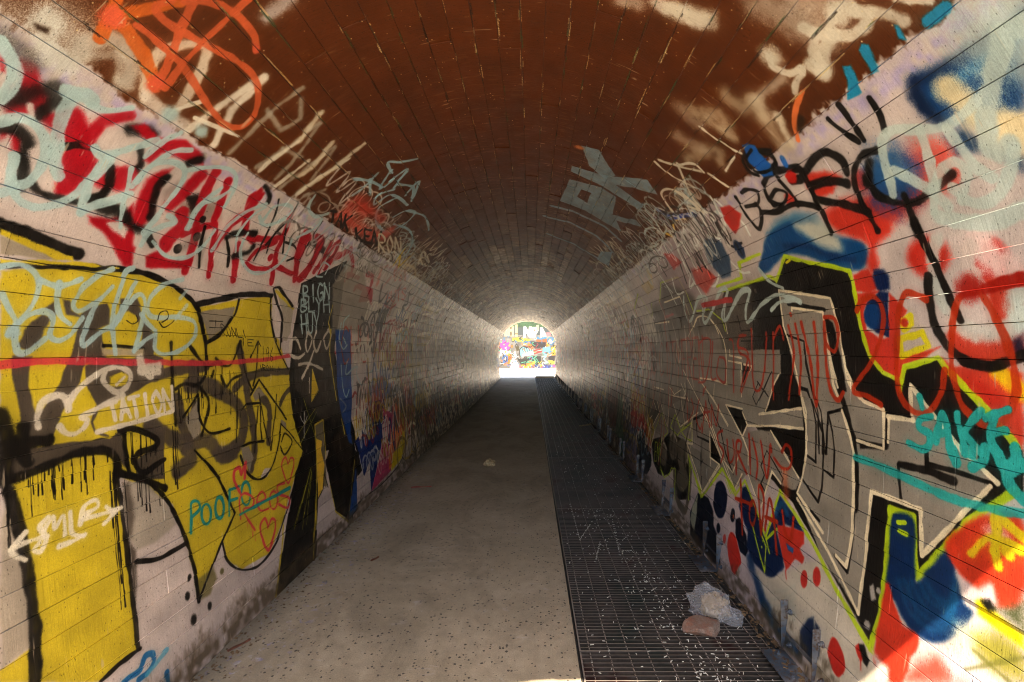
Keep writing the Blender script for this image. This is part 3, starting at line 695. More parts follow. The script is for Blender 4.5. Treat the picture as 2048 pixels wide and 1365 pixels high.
Fi('E', [(1170, 290), (1230, 290), (1260, 330), (1260, 400), (1200, 420), (1160, 340)], NAVY, 1.); Fi('E', [(1200, 420), (1255, 425), (1260, 690), (1180, 660), (1110, 560), (1130, 480)], NAVY, .6)
Fi('E', [(1060, 430), (1200, 415), (1130, 480), (1110, 540), (1130, 640), (1200, 690), (1260, 690), (1260, 430), (1370, 530), (1310, 620), (1310, 800), (1560, 740), (1480, 800), (1340, 850), (1330, 940), (1200, 880), (1130, 780), (1090, 600)], COR, .6)
Fi('E', ell(1160, 560, 46, 80), (4, 50, 100), .8)
Fi('E', ell(1490, 215, 125, 115), (196, 34, 26), 2., curve=True)
Fi('E', [(1740, 180), (1800, 110), (1900, 120), (1970, 230), (1990, 310), (1960, 400), (1840, 370), (1760, 300)], (184, 16, 14), 1.2, curve=True)
Fi('E', [(1820, 340), (1990, 330), (1990, 560), (1890, 610), (1850, 480)], (200, 40, 26), 1.)
S('E', [(1780, 130), (1860, 230), (1980, 300)], PINKW, 9, soft=.5)
Fi('E', [(1580, 680), (1640, 620), (1760, 680), (1990, 690), (2046, 640), (2046, 760), (1980, 800), (1960, 860), (1700, 860)], (206, 50, 36), 1.2)
Fi('E', [(1980, 700), (2046, 650), (2046, 790), (1990, 790)], (20, 16, 40), 1.5)
S('E', [(1650, 610), (1780, 660), (1900, 660), (2046, 570)], (186, 186, 180), 6, soft=.4, op=.9)
S('E', [(1730, 150), (1720, 260), (1760, 320)], (190, 176, 172), 5, soft=.4); S('E', [(1540, 120), (1510, 220), (1540, 400), (1600, 520)], (176, 186, 182), 5, soft=.35, op=.9)
S('E', [(2046, 380), (2000, 480), (2046, 600)], (170, 186, 182), 7, soft=.5, op=.9)
# red and orange wedge running down to the corner
Fi('E', [(1560, 810), (1640, 860), (1960, 860), (2046, 900), (2046, 1365), (1990, 1320), (1880, 1180), (1650, 940)], (208, 52, 38), 1.)
L('E', [(1900, 880), (2046, 1020)], (214, 176, 40), 5, soft=.5); L('E', [(1720, 950), (1900, 1080)], (190, 30, 22), 5, soft=.7, op=.7)
# black field behind the silver lettering
Fi('E', [(650, 215), (780, 240), (1030, 290), (1050, 420), (1090, 640), (1140, 810), (1220, 900), (1330, 950), (1340, 860), (1540, 810), (1620, 920), (1760, 1050), (2010, 1330), (2046, 1365), (1180, 1365), (800, 1365), (500, 1240), (330, 1000), (250, 600), (290, 420), (540, 340), (600, 360)], BLK, .4)
Fi('F', [(1180, 0), (2046, 0), (2046, 260), (1720, 400), (1590, 560), (1420, 760), (1290, 820), (1150, 1160), (1080, 1020), (700, 320), (500, 100), (900, 0)], BLK, .4)
Fi('J', [(1130, 850), (1300, 780), (1400, 840), (1480, 1000), (1500, 1130), (1900, 900), (2045, 880), (2045, 1365), (1060, 1365), (1040, 1080), (1130, 1060)], (70, 62, 56), 6., op=.95)
Fi('K', [(1060, 0), (2045, 0), (2045, 1365), (1700, 1365), (1400, 1250), (1020, 1180), (880, 800), (980, 300)], (104, 96, 86), 22., op=.85)
# silver bodies
SIL = (128, 122, 112)
Fi('Y', [(740, 0), (1220, 0), (1290, 310), (1365, 400), (1365, 1365), (930, 1365), (830, 1220), (900, 960), (910, 660), (850, 380), (790, 180)], SIL, .5)
Fi('E', [(610, 410), (910, 455), (960, 620), (1000, 860), (1060, 1000), (1110, 1060), (1225, 1110), (1225, 1340), (1070, 1290), (1050, 1365), (770, 1365), (770, 1200), (740, 1000), (690, 780), (640, 620)], SIL, .5)
Fi('E', [(880, 560), (930, 600), (970, 780), (1010, 1000), (960, 1010), (920, 800)], BLK, .4)
Fi('Y', [(0, 0), (680, 0), (690, 200), (620, 330), (560, 520), (510, 550), (860, 505), (890, 690), (410, 640), (360, 740), (410, 900), (400, 1060), (290, 1200), (190, 1000), (20, 1220), (0, 1230)], SIL, .5)
Fi('Y', [(600, 690), (740, 920), (840, 1080), (870, 1100), (820, 1200), (700, 1160), (620, 1040), (530, 1330), (500, 1300), (400, 1060), (410, 900), (370, 760), (400, 690)], SIL, .5)
Fi('F', [(720, 260), (1050, 0), (1700, 0), (1850, 220), (1720, 350), (1460, 610), (1440, 360), (1160, 255), (1130, 480), (1075, 960), (860, 620)], SIL, .5)
Fi('F', [(780, 0), (1060, 0), (1060, 380), (900, 600), (720, 260)], SIL, .5)
Fi('E', [(1250, 1150), (1400, 1170), (1380, 960), (1480, 1080), (1690, 1365), (1240, 1365)], SIL, .5)
Fi('F', [(1670, 0), (1890, 200), (1700, 190), (1300, 80), (1240, 0)], SIL, .4)
Fi('Y', [(700, 0), (760, 0), (800, 200), (850, 330), (860, 490), (575, 510), (640, 330), (690, 240)], BLK, .4)
Fi('Y', [(610, 690), (880, 690), (900, 900), (870, 1090), (760, 920)], BLK, .5); Fi('Y', [(220, 470), (360, 510), (400, 640), (360, 720)], BLK, .4); Fi('Y', [(85, 700), (160, 880), (180, 980), (90, 920)], BLK, .4)
Fi('Y', [(360, 120), (440, 150), (370, 290)], BLK, .4)
Fi('V', [(280, 290), (400, 330), (410, 450), (310, 640)], (60, 54, 46), .5); Fi('V', [(420, 330), (520, 380), (510, 590)], SIL, .4); Fi('V', [(560, 360), (640, 310), (670, 560), (620, 590)], SIL, .4)
Fi('V', [(700, 770), (1040, 990), (860, 1280)], SIL, .4)
# lilac under the lettering and the dark blue floats
Fi('Z', [(0, 180), (60, 20), (90, 140), (180, 0), (280, 0), (350, 130), (420, 20), (500, 200), (560, 420), (680, 80), (860, 400), (1050, 740), (1200, 960), (1365, 1250), (1365, 1365), (560, 1365), (0, 600)], (180, 166, 170), .8)
Fi('F', [(480, 700), (560, 740), (700, 700), (850, 650), (960, 830), (1080, 1040), (1160, 1200), (1250, 1365), (860, 1365), (760, 1200), (600, 1000), (500, 800)], (186, 178, 164), 2., curve=True)
S('Z', [(450, 590), (500, 760), (560, 920), (640, 1080)], (10, 44, 84), 7, soft=.7, op=.9); S('Z', [(540, 900), (640, 1100), (740, 1240), (820, 1300)], (8, 50, 90), 6, soft=.7)
for k in range(6): S('Z', [(610, 860+50*k), (720, 840+52*k), (800, 800+50*k)], (150, 160, 150), 1.8, soft=.9, op=.35)
Fi('Z', [(0, 250), (60, 100), (140, 140), (180, 240), (180, 340), (220, 460), (230, 640), (190, 640), (60, 500), (0, 420)], (4, 12, 28), 1.)
Fi('Z', [(20, 200), (60, 110), (50, 250), (30, 400), (0, 300)], (150, 156, 138), .8)
Fi('Z', ell(230, 150, 52, 145), (2, 14, 40), .8, curve=True); Fi('Z', ell(215, 365, 14, 40), (4, 14, 34), .6); Fi('Z', ell(325, 270, 18, 50), (4, 14, 34), .5); Bl('Z', 330, 280, 1.3, (210, 100, 60), soft=.3)
Fi('Z', [(350, 300), (380, 290), (430, 420), (440, 540), (420, 580), (380, 540), (345, 400)], (4, 12, 30), .6)
Fi('Z', [(400, 60), (430, 50), (500, 200), (560, 420), (620, 340), (680, 110), (800, 280), (860, 400), (720, 340), (660, 380), (720, 660), (640, 740), (580, 730), (480, 620), (430, 520), (440, 400), (370, 200)], (4, 26, 62), 1.)
S('Z', [(640, 260), (700, 180), (740, 260)], (20, 90, 130), 4, soft=.9, op=.6)
Fi('Z', [(660, 340), (760, 360), (860, 400), (860, 480), (830, 520), (870, 590), (850, 630), (800, 600), (760, 660), (730, 690), (700, 560), (670, 430)], (214, 44, 34), .6)
Fi('Z', [(735, 490), (790, 520), (780, 555), (745, 530)], (20, 80, 140), .5)
L('Z', [(728, 690), (733, 750)], (214, 44, 34), 1.)
Fi('Z', [(285, 470), (305, 400), (340, 420), (370, 530), (388, 620), (370, 660), (340, 715), (315, 680), (290, 570)], (214, 40, 32), .6, curve=True); Bl('Z', 262, 447, 2., (214, 40, 32), soft=.2, asp=1.4)
Bl('Z', 868, 755, 2.6, (200, 30, 26), soft=.15, asp=1.5); Bl('Z', 962, 735, 2.8, (200, 30, 26), soft=.15, asp=1.5)
Fi('F', [(900, 1170), (930, 1100), (975, 1160), (1000, 1280), (965, 1340), (925, 1280)], (200, 32, 26), .5, curve=True); Fi('F', [(1060, 1160), (1080, 1145), (1110, 1230), (1090, 1240)], (206, 34, 26), .4); Fi('F', [(1085, 1150), (1110, 1150), (1145, 1240), (1130, 1285), (1105, 1250)], BLK, .5)
L('F', [(1092, 1230), (1093, 1295)], (206, 34, 26), .7)
Fi('Z', [(840, 1150), (900, 1050), (940, 1040), (950, 1365), (830, 1300)], (2, 26, 60), 1.2); Fi('Z', [(950, 1070), (980, 1120), (985, 1290), (970, 1365), (945, 1365)], (2, 26, 60), 1.)
Fi('N', [(690, 0), (800, 0), (810, 110), (830, 200), (760, 190), (700, 60)], (150, 130, 140), 1.)
# left end of this wall section
Fi('V', [(0, 300), (130, 340), (170, 640), (160, 1000), (60, 960), (0, 900)], (120, 104, 112), 1.)
Fi('V', [(30, 330), (130, 340), (120, 420), (50, 480)], (16, 20, 22), 1.); Fi('V', [(0, 700), (40, 720), (30, 920), (0, 900)], (20, 90, 40), 1.)
Fi('V', ell(155, 570, 24, 130), (20, 16, 30), .8); Fi('V', [(100, 460), (160, 400), (190, 470), (240, 460), (280, 560), (330, 760), (320, 880), (290, 760), (250, 640), (180, 640), (120, 580)], (196, 24, 24), .6)
Fi('V', [(180, 700), (240, 620), (290, 800), (330, 900), (330, 1010), (280, 1100), (190, 1060), (170, 900)], (10, 16, 22), 1.)
S('V', [(200, 720), (240, 650), (260, 720)], (110, 116, 104), 3.4, soft=.6); S('V', [(200, 800), (195, 920)], (90, 100, 90), 3, soft=.7)
W('V', 'UFZ', [(60, 660), (150, 720), (140, 840), (60, 780)], (20, 16, 18), 1.6); S('V', [(80, 900), (120, 970), (150, 930)], (20, 16, 18), 1.4)
Fi('V', [(330, 740), (430, 700), (430, 1000), (440, 1110), (400, 1090), (350, 960)], (14, 14, 16), .8); W('V', 'EN', [(365, 760), (415, 760), (405, 960), (360, 960)], LIME, 1.2)
Fi('V', [(430, 760), (520, 660), (600, 700), (690, 760), (720, 900), (730, 1140), (740, 1365), (590, 1365), (575, 1020), (520, 1080), (460, 1120), (425, 1000)], (22, 18, 16), .6)
for c, rx, ry in (((455, 880), 36, 130), ((560, 800), 46, 150), ((655, 900), 50, 170), ((655, 1150), 60, 130)): Fi('V', ell(*c, rx, ry), (92, 84, 72), 1., curve=True)
S('V', [(440, 800), (460, 770), (485, 830)], (160, 152, 134), 2.4, soft=.6); S('V', [(520, 690), (560, 660), (590, 740)], (160, 152, 134), 3, soft=.6); S('V', [(615, 780), (660, 750), (700, 860)], (160, 152, 134), 3, soft=.6)
S('N', [(1040, 30), (1070, 20), (1100, 90), (1110, 250), (1090, 390), (1070, 410), (1030, 330), (1020, 180)], (90, 82, 70), 7, soft=.3)
# black inner lines
BI = [('E', [(370, 560), (390, 650), (460, 645), (465, 560)], 1.), ('E', [(390, 710), (550, 705)], 1.2), ('E', [(670, 490), (880, 525)], 2.2), ('E', [(650, 670), (760, 710), (770, 840), (800, 960), (840, 1130), (850, 1365)], 1.4), ('E', [(720, 980), (780, 1000), (820, 1100), (870, 1250), (870, 1365)], 1.4),
      ('E', [(890, 1365), (900, 1130), (980, 1110)], 1.6), ('E', [(990, 1110), (1060, 1290), (1240, 1330), (1250, 1110)], 2.4),
      ('Y', [(890, 0), (920, 180), (960, 340), (1030, 530), (1060, 800), (1050, 1020), (1140, 1090), (1150, 880), (1130, 700), (1090, 540), (1200, 510)], 1.3), ('Y', [(860, 320), (920, 340), (960, 480), (990, 640), (990, 960), (900, 890)], 1.3), ('Y', [(1050, 1020), (1040, 1180), (1010, 1300), (870, 1100)], 1.4),
      ('Y', [(1120, 0), (1180, 300), (1260, 560), (1320, 800), (1340, 1000), (1330, 1365)], 2.6), ('Y', [(490, 270), (580, 400)], 1.2), ('Y', [(610, 190), (540, 350), (480, 470), (450, 400), (500, 280)], 1.2),
      ('Y', [(570, 860), (710, 1100), (690, 1160)], 1.1), ('Y', [(570, 860), (520, 990), (550, 1070), (520, 1140), (550, 1200)], 1.1), ('F', [(1045, 0), (1060, 200), (1050, 450), (1010, 720), (940, 625)], 1.8), ('F', [(710, 260), (850, 420)], 1.6),
      ('F', [(1320, 90), (1480, 130), (1640, 190)], 2.8), ('F', [(1310, 90), (1330, 320)], 1.5), ('F', [(1480, 90), (1640, 130), (1880, 210)], 1.7), ('F', [(1475, 0), (1480, 120)], 1.6), ('V', [(800, 570), (810, 700), (940, 760)], 1.6), ('V', [(860, 740), (850, 1200)], 1.3), ('V', [(840, 870), (850, 1010), (870, 940)], 1.), ('V', [(920, 250), (930, 330), (1050, 610), (1110, 880), (1190, 1100)], 1.3), ('V', [(770, 520), (890, 460)], 2.)]
for r, p, w in BI: L(r, p, BLK, w, mist=0)
# cream outlines
CL = [('E', [(640, 620), (615, 410), (915, 458), (960, 620), (1000, 860), (1060, 1000), (1110, 1060), (1225, 1110), (1225, 1340), (1070, 1290)], 1.7), ('E', [(690, 530), (690, 515), (870, 540), (890, 680), (930, 880), (960, 980)], 1.5), ('E', [(640, 620), (690, 780), (730, 960), (770, 1120), (775, 1365)], 1.5),
      ('Y', [(0, 240), (130, 260), (220, 290)], 1.4), ('Y', [(250, 0), (250, 50), (350, 70)], 1.4), ('Y', [(240, 95), (350, 115), (355, 400)], 1.4), ('Y', [(370, 125), (440, 140), (375, 290)], 1.4), ('Y', [(680, 200), (630, 300), (560, 520)], 1.5), ('Y', [(505, 550), (860, 500)], 1.9), ('Y', [(410, 648), (650, 650), (880, 675)], 1.9),
      ('Y', [(220, 470), (360, 505)], 1.6), ('Y', [(225, 480), (370, 760), (410, 870), (410, 980)], 1.5), ('Y', [(360, 530), (405, 640), (365, 735)], 1.4), ('Y', [(0, 260), (120, 430), (240, 640)], 1.3), ('Y', [(0, 490), (100, 680), (190, 950), (290, 1190)], 1.4), ('Y', [(90, 990), (85, 700), (170, 900), (280, 1050)], 1.2), ('Y', [(90, 920), (170, 980)], 1.3), ('Y', [(170, 990), (20, 1220)], 1.6), ('Y', [(330, 900), (280, 1050)], 1.3), ('Y', [(360, 1060), (290, 1200)], 1.6), ('Y', [(410, 1060), (480, 1260)], 1.2),
      ('Y', [(605, 690), (740, 920), (840, 1090)], 1.6), ('Y', [(520, 1340), (615, 1040), (690, 1140)], 1.6), ('Y', [(860, 400), (905, 640), (910, 880), (870, 1100), (830, 1220), (930, 1365)], 1.8), ('Y', [(1090, 0), (1140, 300), (1180, 400)], 1.7), ('Y', [(1215, 0), (1250, 230), (1300, 340), (1365, 410)], 1.7), ('Y', [(1210, 520), (1280, 730), (1310, 880), (1310, 1365)], 1.8),
      ('F', [(720, 260), (870, 490)], 1.7), ('F', [(945, 625), (1005, 690), (1045, 470), (1050, 160)], 1.8), ('F', [(1075, 960), (1110, 700), (1155, 250), (1300, 300), (1440, 355), (1450, 625), (1720, 350), (1850, 220)], 2.0), ('F', [(720, 290), (900, 600), (1075, 960)], 1.7), ('F', [(1680, 0), (1890, 200)], 1.9), ('E', [(1380, 960), (1480, 1090), (1690, 1360)], 1.8), ('E', [(1380, 970), (1395, 1180)], 1.7), ('E', [(1250, 1150), (1400, 1175)], 2.), ('E', [(1255, 1160), (1250, 1300)], 1.4),
      ('V', [(660, 0), (820, 310), (970, 600), (1080, 900), (1200, 1250)], 1.3), ('V', [(830, 100), (980, 320), (1130, 590)], 1.3), ('V', [(830, 95), (960, 100), (1110, 150)], 1.4), ('V', [(990, 150), (985, 290)], 1.1), ('V', [(520, 270), (500, 600), (420, 330)], 1.2), ('V', [(390, 330), (415, 450), (310, 640), (250, 330)], 1.3), ('V', [(360, 350), (380, 420)], 1.1), ('V', [(640, 300), (680, 580)], 1.2), ('V', [(560, 360), (630, 600)], 1.2), ('V', [(630, 600), (820, 450)], 1.8), ('V', [(640, 140), (720, 330)], 1.1), ('V', [(520, 180), (570, 260), (640, 210)], 1.2), ('V', [(360, 180), (460, 210)], 1.6), ('V', [(515, 265), (690, 300)], 1.6), ('V', [(755, 545), (760, 780), (700, 770), (800, 1050), (860, 1290), (1040, 990)], 1.5), ('V', [(935, 640), (945, 920), (1040, 990)], 1.2), ('V', [(275, 230), (290, 440), (310, 520), (340, 480)], 1.1), ('V', [(515, 140), (510, 560)], .8)]
for r, p, w in CL: L(r, p, CRM, w, soft=.15, op=.92, mist=0)
S('J', [(1470, 1300), (1500, 1210), (1570, 1190), (1650, 1230), (1720, 1365)], CRM, 1.5); S('K', [(1640, 0), (1730, 120), (1790, 300), (1810, 660)], CRM, 1.5); L('J', [(1780, 1200), (1810, 1365)], CRM, 1.4); L('J', [(1170, 1050), (1330, 990), (1420, 1240)], CRM, 1.5); L('K', [(1080, 40), (1220, 20)], CRM, 1.6); L('K', [(1500, 0), (1440, 120), (1400, 200)], CRM, 1.2)
# lime outlines
LL = [('E', [(600, 360), (650, 212), (780, 245), (1030, 295), (1060, 430), (1090, 620), (1140, 790), (1220, 890), (1330, 945), (1345, 860), (1540, 808), (1620, 900), (1780, 1060), (2010, 1330)], 2.4), ('E', [(280, 420), (440, 370), (560, 330), (600, 355)], 2.2), ('E', [(250, 390), (400, 340), (380, 250), (500, 200)], 1.8), ('E', [(1330, 940), (1325, 1000)], 1.6),
      ('F', [(1150, 1170), (1200, 960), (1235, 720), (1265, 350), (1400, 395), (1405, 560), (1420, 760), (1600, 560), (1720, 420), (2000, 250)], 2.8), ('F', [(620, 250), (720, 400), (830, 590), (930, 790), (1060, 1020), (1165, 1190)], 2.4), ('F', [(540, 510), (570, 400), (620, 250)], 2.), ('F', [(360, 270), (415, 185), (490, 380), (540, 530), (600, 470)], 2.), ('F', [(90, 60), (165, 280), (280, 115), (360, 250)], 2.), ('F', [(300, 180), (330, 260)], 1.), ('F', [(460, 450), (530, 720), (540, 570), (510, 500)], 1.6), ('F', [(540, 530), (560, 610)], 1.6),
      ('V', [(720, 1365), (735, 1000), (720, 900), (850, 1340), (1080, 1040), (1220, 1340)], 1.8), ('V', [(575, 1365), (580, 1040), (540, 1030), (520, 1090), (470, 1130), (430, 1050), (415, 820), (440, 720), (500, 660)], 1.5), ('V', [(100, 160), (160, 330), (190, 500), (215, 440), (220, 340), (245, 340), (280, 540), (315, 740), (440, 450), (500, 650)], 1.4), ('V', [(530, 600), (575, 470), (640, 640), (670, 590)], 1.4), ('V', [(530, 600), (600, 690), (640, 640), (690, 720), (755, 750), (755, 550), (650, 640)], 1.4), ('V', [(1100, 1080), (1140, 1200), (1180, 1300)], .9),
      ('J', [(1120, 1050), (1130, 850), (1310, 790), (1400, 960), (1470, 1150)], 1.7), ('J', [(1040, 1060), (1050, 1210), (900, 960), (860, 1120), (930, 1365)], 1.3), ('J', [(1500, 1140), (1620, 1120), (1760, 1230), (1790, 1340)], 1.6), ('J', [(1720, 880), (1960, 800), (1920, 650), (2045, 600)], 1.8), ('K', [(900, 0), (940, 120), (960, 300), (930, 440)], 1.1), ('K', [(820, 600), (850, 760), (890, 920)], 1.2)]
for r, p, w in LL: L(r, p, LIME, w, soft=.2, op=.93, mist=.05)
L('E', [(1330, 800), (1320, 700), (1450, 660), (1490, 740), (1400, 770), (1330, 800)], (206, 196, 40), 2.6); L('E', [(1340, 640), (1340, 590), (1385, 560), (1395, 610), (1345, 640)], (206, 196, 40), 2.4); Bl('E', 1352, 600, 1.7, (190, 30, 24), soft=.3)
L('E', [(660, 250), (680, 235)], (206, 196, 40), 1.4); Bl('F', 1325, 440, 1.6, LIME, soft=.3); Bl('F', 1345, 490, 1.8, LIME, soft=.3)
for x, y in ((520, 540), (515, 575), (540, 500)): Bl('F', x, y, .8, LIME, soft=.3)
# blue arch and reds lower right
Fi('F', [(1280, 390), (1400, 420), (1410, 700), (1430, 770), (1600, 590), (1660, 760), (1690, 900), (1750, 960), (1700, 1060), (1600, 1120), (1500, 1130), (1380, 1060), (1290, 900), (1240, 790), (1260, 600)], (2, 34, 74), 1., curve=True)
for k in range(5): S('F', [(1310+40*k, 780), (1380+40*k, 960-20*k), (1520+30*k, 1060-40*k), (1640, 1000-60*k)], (4, 74, 116), 2.2, soft=.9, op=.5)
L('F', [(1310, 430), (1350, 430)], LIME, 1.6); L('F', [(1315, 480), (1360, 500)], LIME, 1.6)
Fi('F', [(1590, 560), (1720, 430), (1860, 380), (2046, 420), (2046, 870), (1900, 930), (1850, 800), (1790, 830), (1720, 780), (1650, 700)], (204, 44, 26), 1.2, curve=True)
Fi('F', [(1680, 760), (1760, 830), (1860, 800), (1890, 900), (1760, 930)], (196, 176, 180), 2.)
Fi('F', [(1820, 470), (1900, 430), (1960, 520), (1850, 540)], (206, 180, 190), 2.5, op=.8)
for p in ([(1740, 610), (1820, 530), (1920, 540), (2046, 600)], [(1870, 400), (1890, 480), (1870, 600)], [(1880, 380), (2046, 520)], [(1880, 600), (1900, 680)], [(1940, 600), (1960, 620)]): S('F', p, (196, 176, 40), 3., soft=.35)
Fi('F', [(1240, 790), (1280, 900), (1330, 1020), (1420, 1090), (1420, 1170), (1380, 1230), (1340, 1365), (1250, 1365), (1240, 1290), (1170, 1260), (1180, 1100)], (212, 44, 28), .8, curve=True)
Fi('F', [(1160, 1180), (1250, 1280), (1260, 1365), (1190, 1365)], (196, 184, 180), 1.5)
Fi('F', [(1760, 890), (1800, 880), (1880, 950), (2046, 1080), (2046, 1180), (1900, 1080), (1770, 970)], (204, 184, 30), 1.); Fi('F', [(1800, 890), (1850, 880), (1880, 940), (1840, 950)], BLK, 1.)
Fi('F', [(1650, 1040), (1740, 1010), (1840, 1080), (1860, 1150), (1700, 1200), (1620, 1160)], (196, 190, 166), 3.); Fi('F', [(1740, 1080), (1900, 1060), (2046, 1200), (2046, 1365), (1860, 1300), (1760, 1180)], (130, 124, 52), 3.)
Fi('F', [(1900, 940), (2046, 900), (2046, 1060), (1960, 1000)], (60, 66, 40), 3.); Fi('F', [(1330, 1365), (1420, 1250), (1560, 1200), (1700, 1365)], (206, 60, 46), 2.5, op=.85); Fi('F', [(1540, 1180), (1700, 1220), (1860, 1365), (1640, 1365)], (186, 180, 190), 3., op=.9)
for p in ([(1700, 1290), (2046, 1220)], [(1750, 1180), (1960, 1365)]): L('F', p, (90, 90, 40), 1.6, soft=.6, op=.7)
Fi('F', [(1140, 800), (1165, 790), (1180, 880), (1150, 900)], (150, 146, 140), .6); Bl('F', 1128, 1030, 1.6, (150, 146, 140), soft=.4); Bl('F', 1195, 830, 1.2, (150, 146, 140), soft=.4)
# black tag and light blue scrawl over the coral
for p, w in (([(390, 1130), (430, 1110), (490, 1130), (490, 1190), (420, 1210)], 2.4), ([(360, 1160), (440, 1280), (500, 1340), (510, 1240), (480, 1190)], 2.4), ([(520, 1240), (600, 1240), (720, 1190), (840, 1210)], 2.8), ([(520, 1080), (560, 1020), (660, 990), (740, 990), (750, 1040), (690, 1060)], 3.6), ([(520, 1080), (560, 1170), (640, 1210)], 2.6), ([(570, 1150), (600, 1110), (660, 1130), (640, 1190), (580, 1200)], 2.2), ([(600, 1040), (700, 1150), (720, 1200)], 2.4),
             ([(770, 1000), (830, 920), (900, 890), (980, 940), (1010, 1010)], 3.6), ([(770, 1040), (820, 1150), (920, 1365)], 2.6), ([(800, 1090), (900, 1060), (1010, 1070)], 4.), ([(830, 1170), (960, 1190), (1130, 1240)], 3.6), ([(1090, 1170), (1140, 1260), (1190, 1350)], 2.4), ([(1180, 880), (1090, 920), (1050, 1030), (1090, 1180), (1120, 1240)], 3.), ([(1120, 1040), (1180, 1140), (1310, 1190), (1420, 1180), (1500, 1120), (1620, 1020)], 3.2), ([(1340, 1150), (1390, 1260), (1430, 1365)], 3.2), ([(560, 880), (440, 890), (400, 930), (430, 1000), (490, 1030)], 2.6), ([(560, 900), (590, 960), (520, 1000)], 2.6)):
    S('D', p, BLK, w, soft=.3, op=.95)
Fi('D', [(400, 850), (470, 850), (500, 900), (560, 960), (580, 1030), (520, 1040), (430, 950)], (10, 80, 160), .6); S('D', [(630, 930), (650, 970)], (10, 80, 160), 3.)
S('D', [(450, 880), (420, 940), (480, 1010), (570, 990), (580, 930), (500, 890)], BLK, 2.2); Bl('D', 685, 1035, 3., (196, 24, 22), soft=.25)
L('E', [(1400, 0), (1490, 180), (1680, 590)], BLK, 2.8); S('E', [(1490, 330), (1500, 480), (1540, 640), (1620, 760), (1740, 840), (1880, 850), (2046, 800)], BLK, 3.6, soft=.2)
LBR = (168, 186, 182)
for p, w in (([(1770, 590), (1700, 660), (1580, 740), (1420, 760), (1290, 760), (1220, 820), (1230, 940), (1280, 1140)], 3.6), ([(1440, 770), (1480, 900), (1510, 1060), (1520, 1240)], 3.4), ([(1290, 1000), (1400, 1060), (1520, 1130), (1600, 1210)], 4.), ([(1520, 1100), (1560, 990), (1640, 950), (1700, 1000), (1690, 1120), (1620, 1100)], 3.4), ([(1590, 750), (1680, 880), (1760, 980), (1860, 1040)], 3.6), ([(1690, 1170), (1800, 1190), (1900, 1130), (1960, 1000), (1990, 870)], 3.8), ([(1540, 1260), (1700, 1300), (1900, 1290), (2046, 1220)], 5.)):
    S('D', p, LBR, w, soft=.22, op=.88)
# far end light scrawl, loops and the waves
Fi('J', [(960, 580), (1220, 420), (1480, 190), (1700, 60), (1760, 200), (1740, 420), (1760, 640), (1700, 850), (1500, 1000), (1180, 850)], (146, 126, 130), 4., op=.75)
for p in ([(1260, 320), (1340, 520), (1440, 740)], [(1440, 340), (1480, 470)], [(1100, 640), (1190, 780)], [(1320, 620), (1400, 850)], [(1180, 480), (1260, 640)], [(1700, 220), (1850, 470), (1960, 440)], [(1840, 140), (1890, 330)], [(1500, 560), (1640, 760)]): S('J', p, (24, 18, 20), 1.8)
LW = (208, 214, 208)
for p in ([(1160, 0), (1260, 130)], [(1460, 0), (1600, 140)], [(1050, 200), (1070, 110), (1110, 90), (1200, 130)], [(1060, 200), (1110, 280), (1170, 360)], [(980, 300), (1060, 290), (1160, 350)], [(980, 300), (970, 370), (1030, 460)], [(1100, 330), (1150, 400), (1110, 520), (1030, 500), (1110, 450)], [(1160, 230), (1190, 300), (1160, 350)],
          [(1000, 560), (1030, 640), (1180, 860), (1250, 950)], [(1000, 570), (1080, 580), (1140, 720)], [(1090, 600), (1140, 590), (1200, 700)], [(1160, 450), (1200, 540), (1280, 690), (1300, 640)], [(1230, 330), (1300, 480), (1420, 780)], [(1310, 480), (1350, 440), (1440, 600), (1600, 960)], [(1300, 500), (1370, 640), (1560, 990)], [(1350, 240), (1480, 380), (1620, 500), (1790, 740)], [(1360, 250), (1380, 480), (1420, 560)], [(1420, 190), (1560, 340), (1740, 400)],
          [(1460, 380), (1540, 560), (1610, 710)], [(1600, 270), (1640, 340), (1720, 360), (1790, 280), (1770, 180), (1700, 130), (1660, 180), (1680, 260), (1740, 340)], [(1680, 0), (1820, 120), (1960, 220), (2045, 360)], [(1740, 400), (1760, 520), (1860, 650), (1960, 740), (2045, 740)], [(1580, 740), (1560, 800), (1640, 880), (1700, 860), (1720, 760), (1680, 640)], [(1440, 760), (1430, 900), (1480, 840)], [(1250, 800), (1300, 960), (1370, 940)], [(1180, 860), (1300, 1080)]):
    S('J', p, LW, 1.9, soft=.2, op=.88)
for p in ([(1370, 990), (1370, 1100), (1420, 1250), (1480, 1130), (1510, 1010), (1570, 990), (1560, 1100), (1570, 1250), (1640, 1180), (1720, 960), (1810, 920), (1790, 1050), (1790, 1230), (1880, 1080), (1960, 950), (2045, 930)],): S('J', p, LBR, 2.6, soft=.2)
for p in ([(70, 600), (60, 560), (130, 520), (120, 460), (190, 460)],): pass
S('E', [(70, 560), (100, 590), (140, 470), (190, 460), (170, 560), (190, 600), (270, 420), (310, 410), (280, 560), (310, 580), (380, 430), (440, 410), (420, 520), (430, 600), (510, 500), (600, 440), (690, 460), (740, 480)], LBR, 2.8, soft=.2)
S('E', [(500, 290), (560, 360), (640, 400)], LBR, 2.4); S('E', [(570, 530), (620, 480), (700, 470)], LBR, 2.4)
S('J', [(1180, 340), (1240, 370)], (220, 176, 80), 3.); S('J', [(1270, 300), (1260, 230), (1320, 190), (1400, 200)], (220, 186, 100), 2.2); L('J', [(1100, 110), (1220, 180), (1480, 150)], (40, 60, 150), 4); S('J', [(1060, 190), (1140, 190), (1240, 290)], (70, 20, 40), 3.)
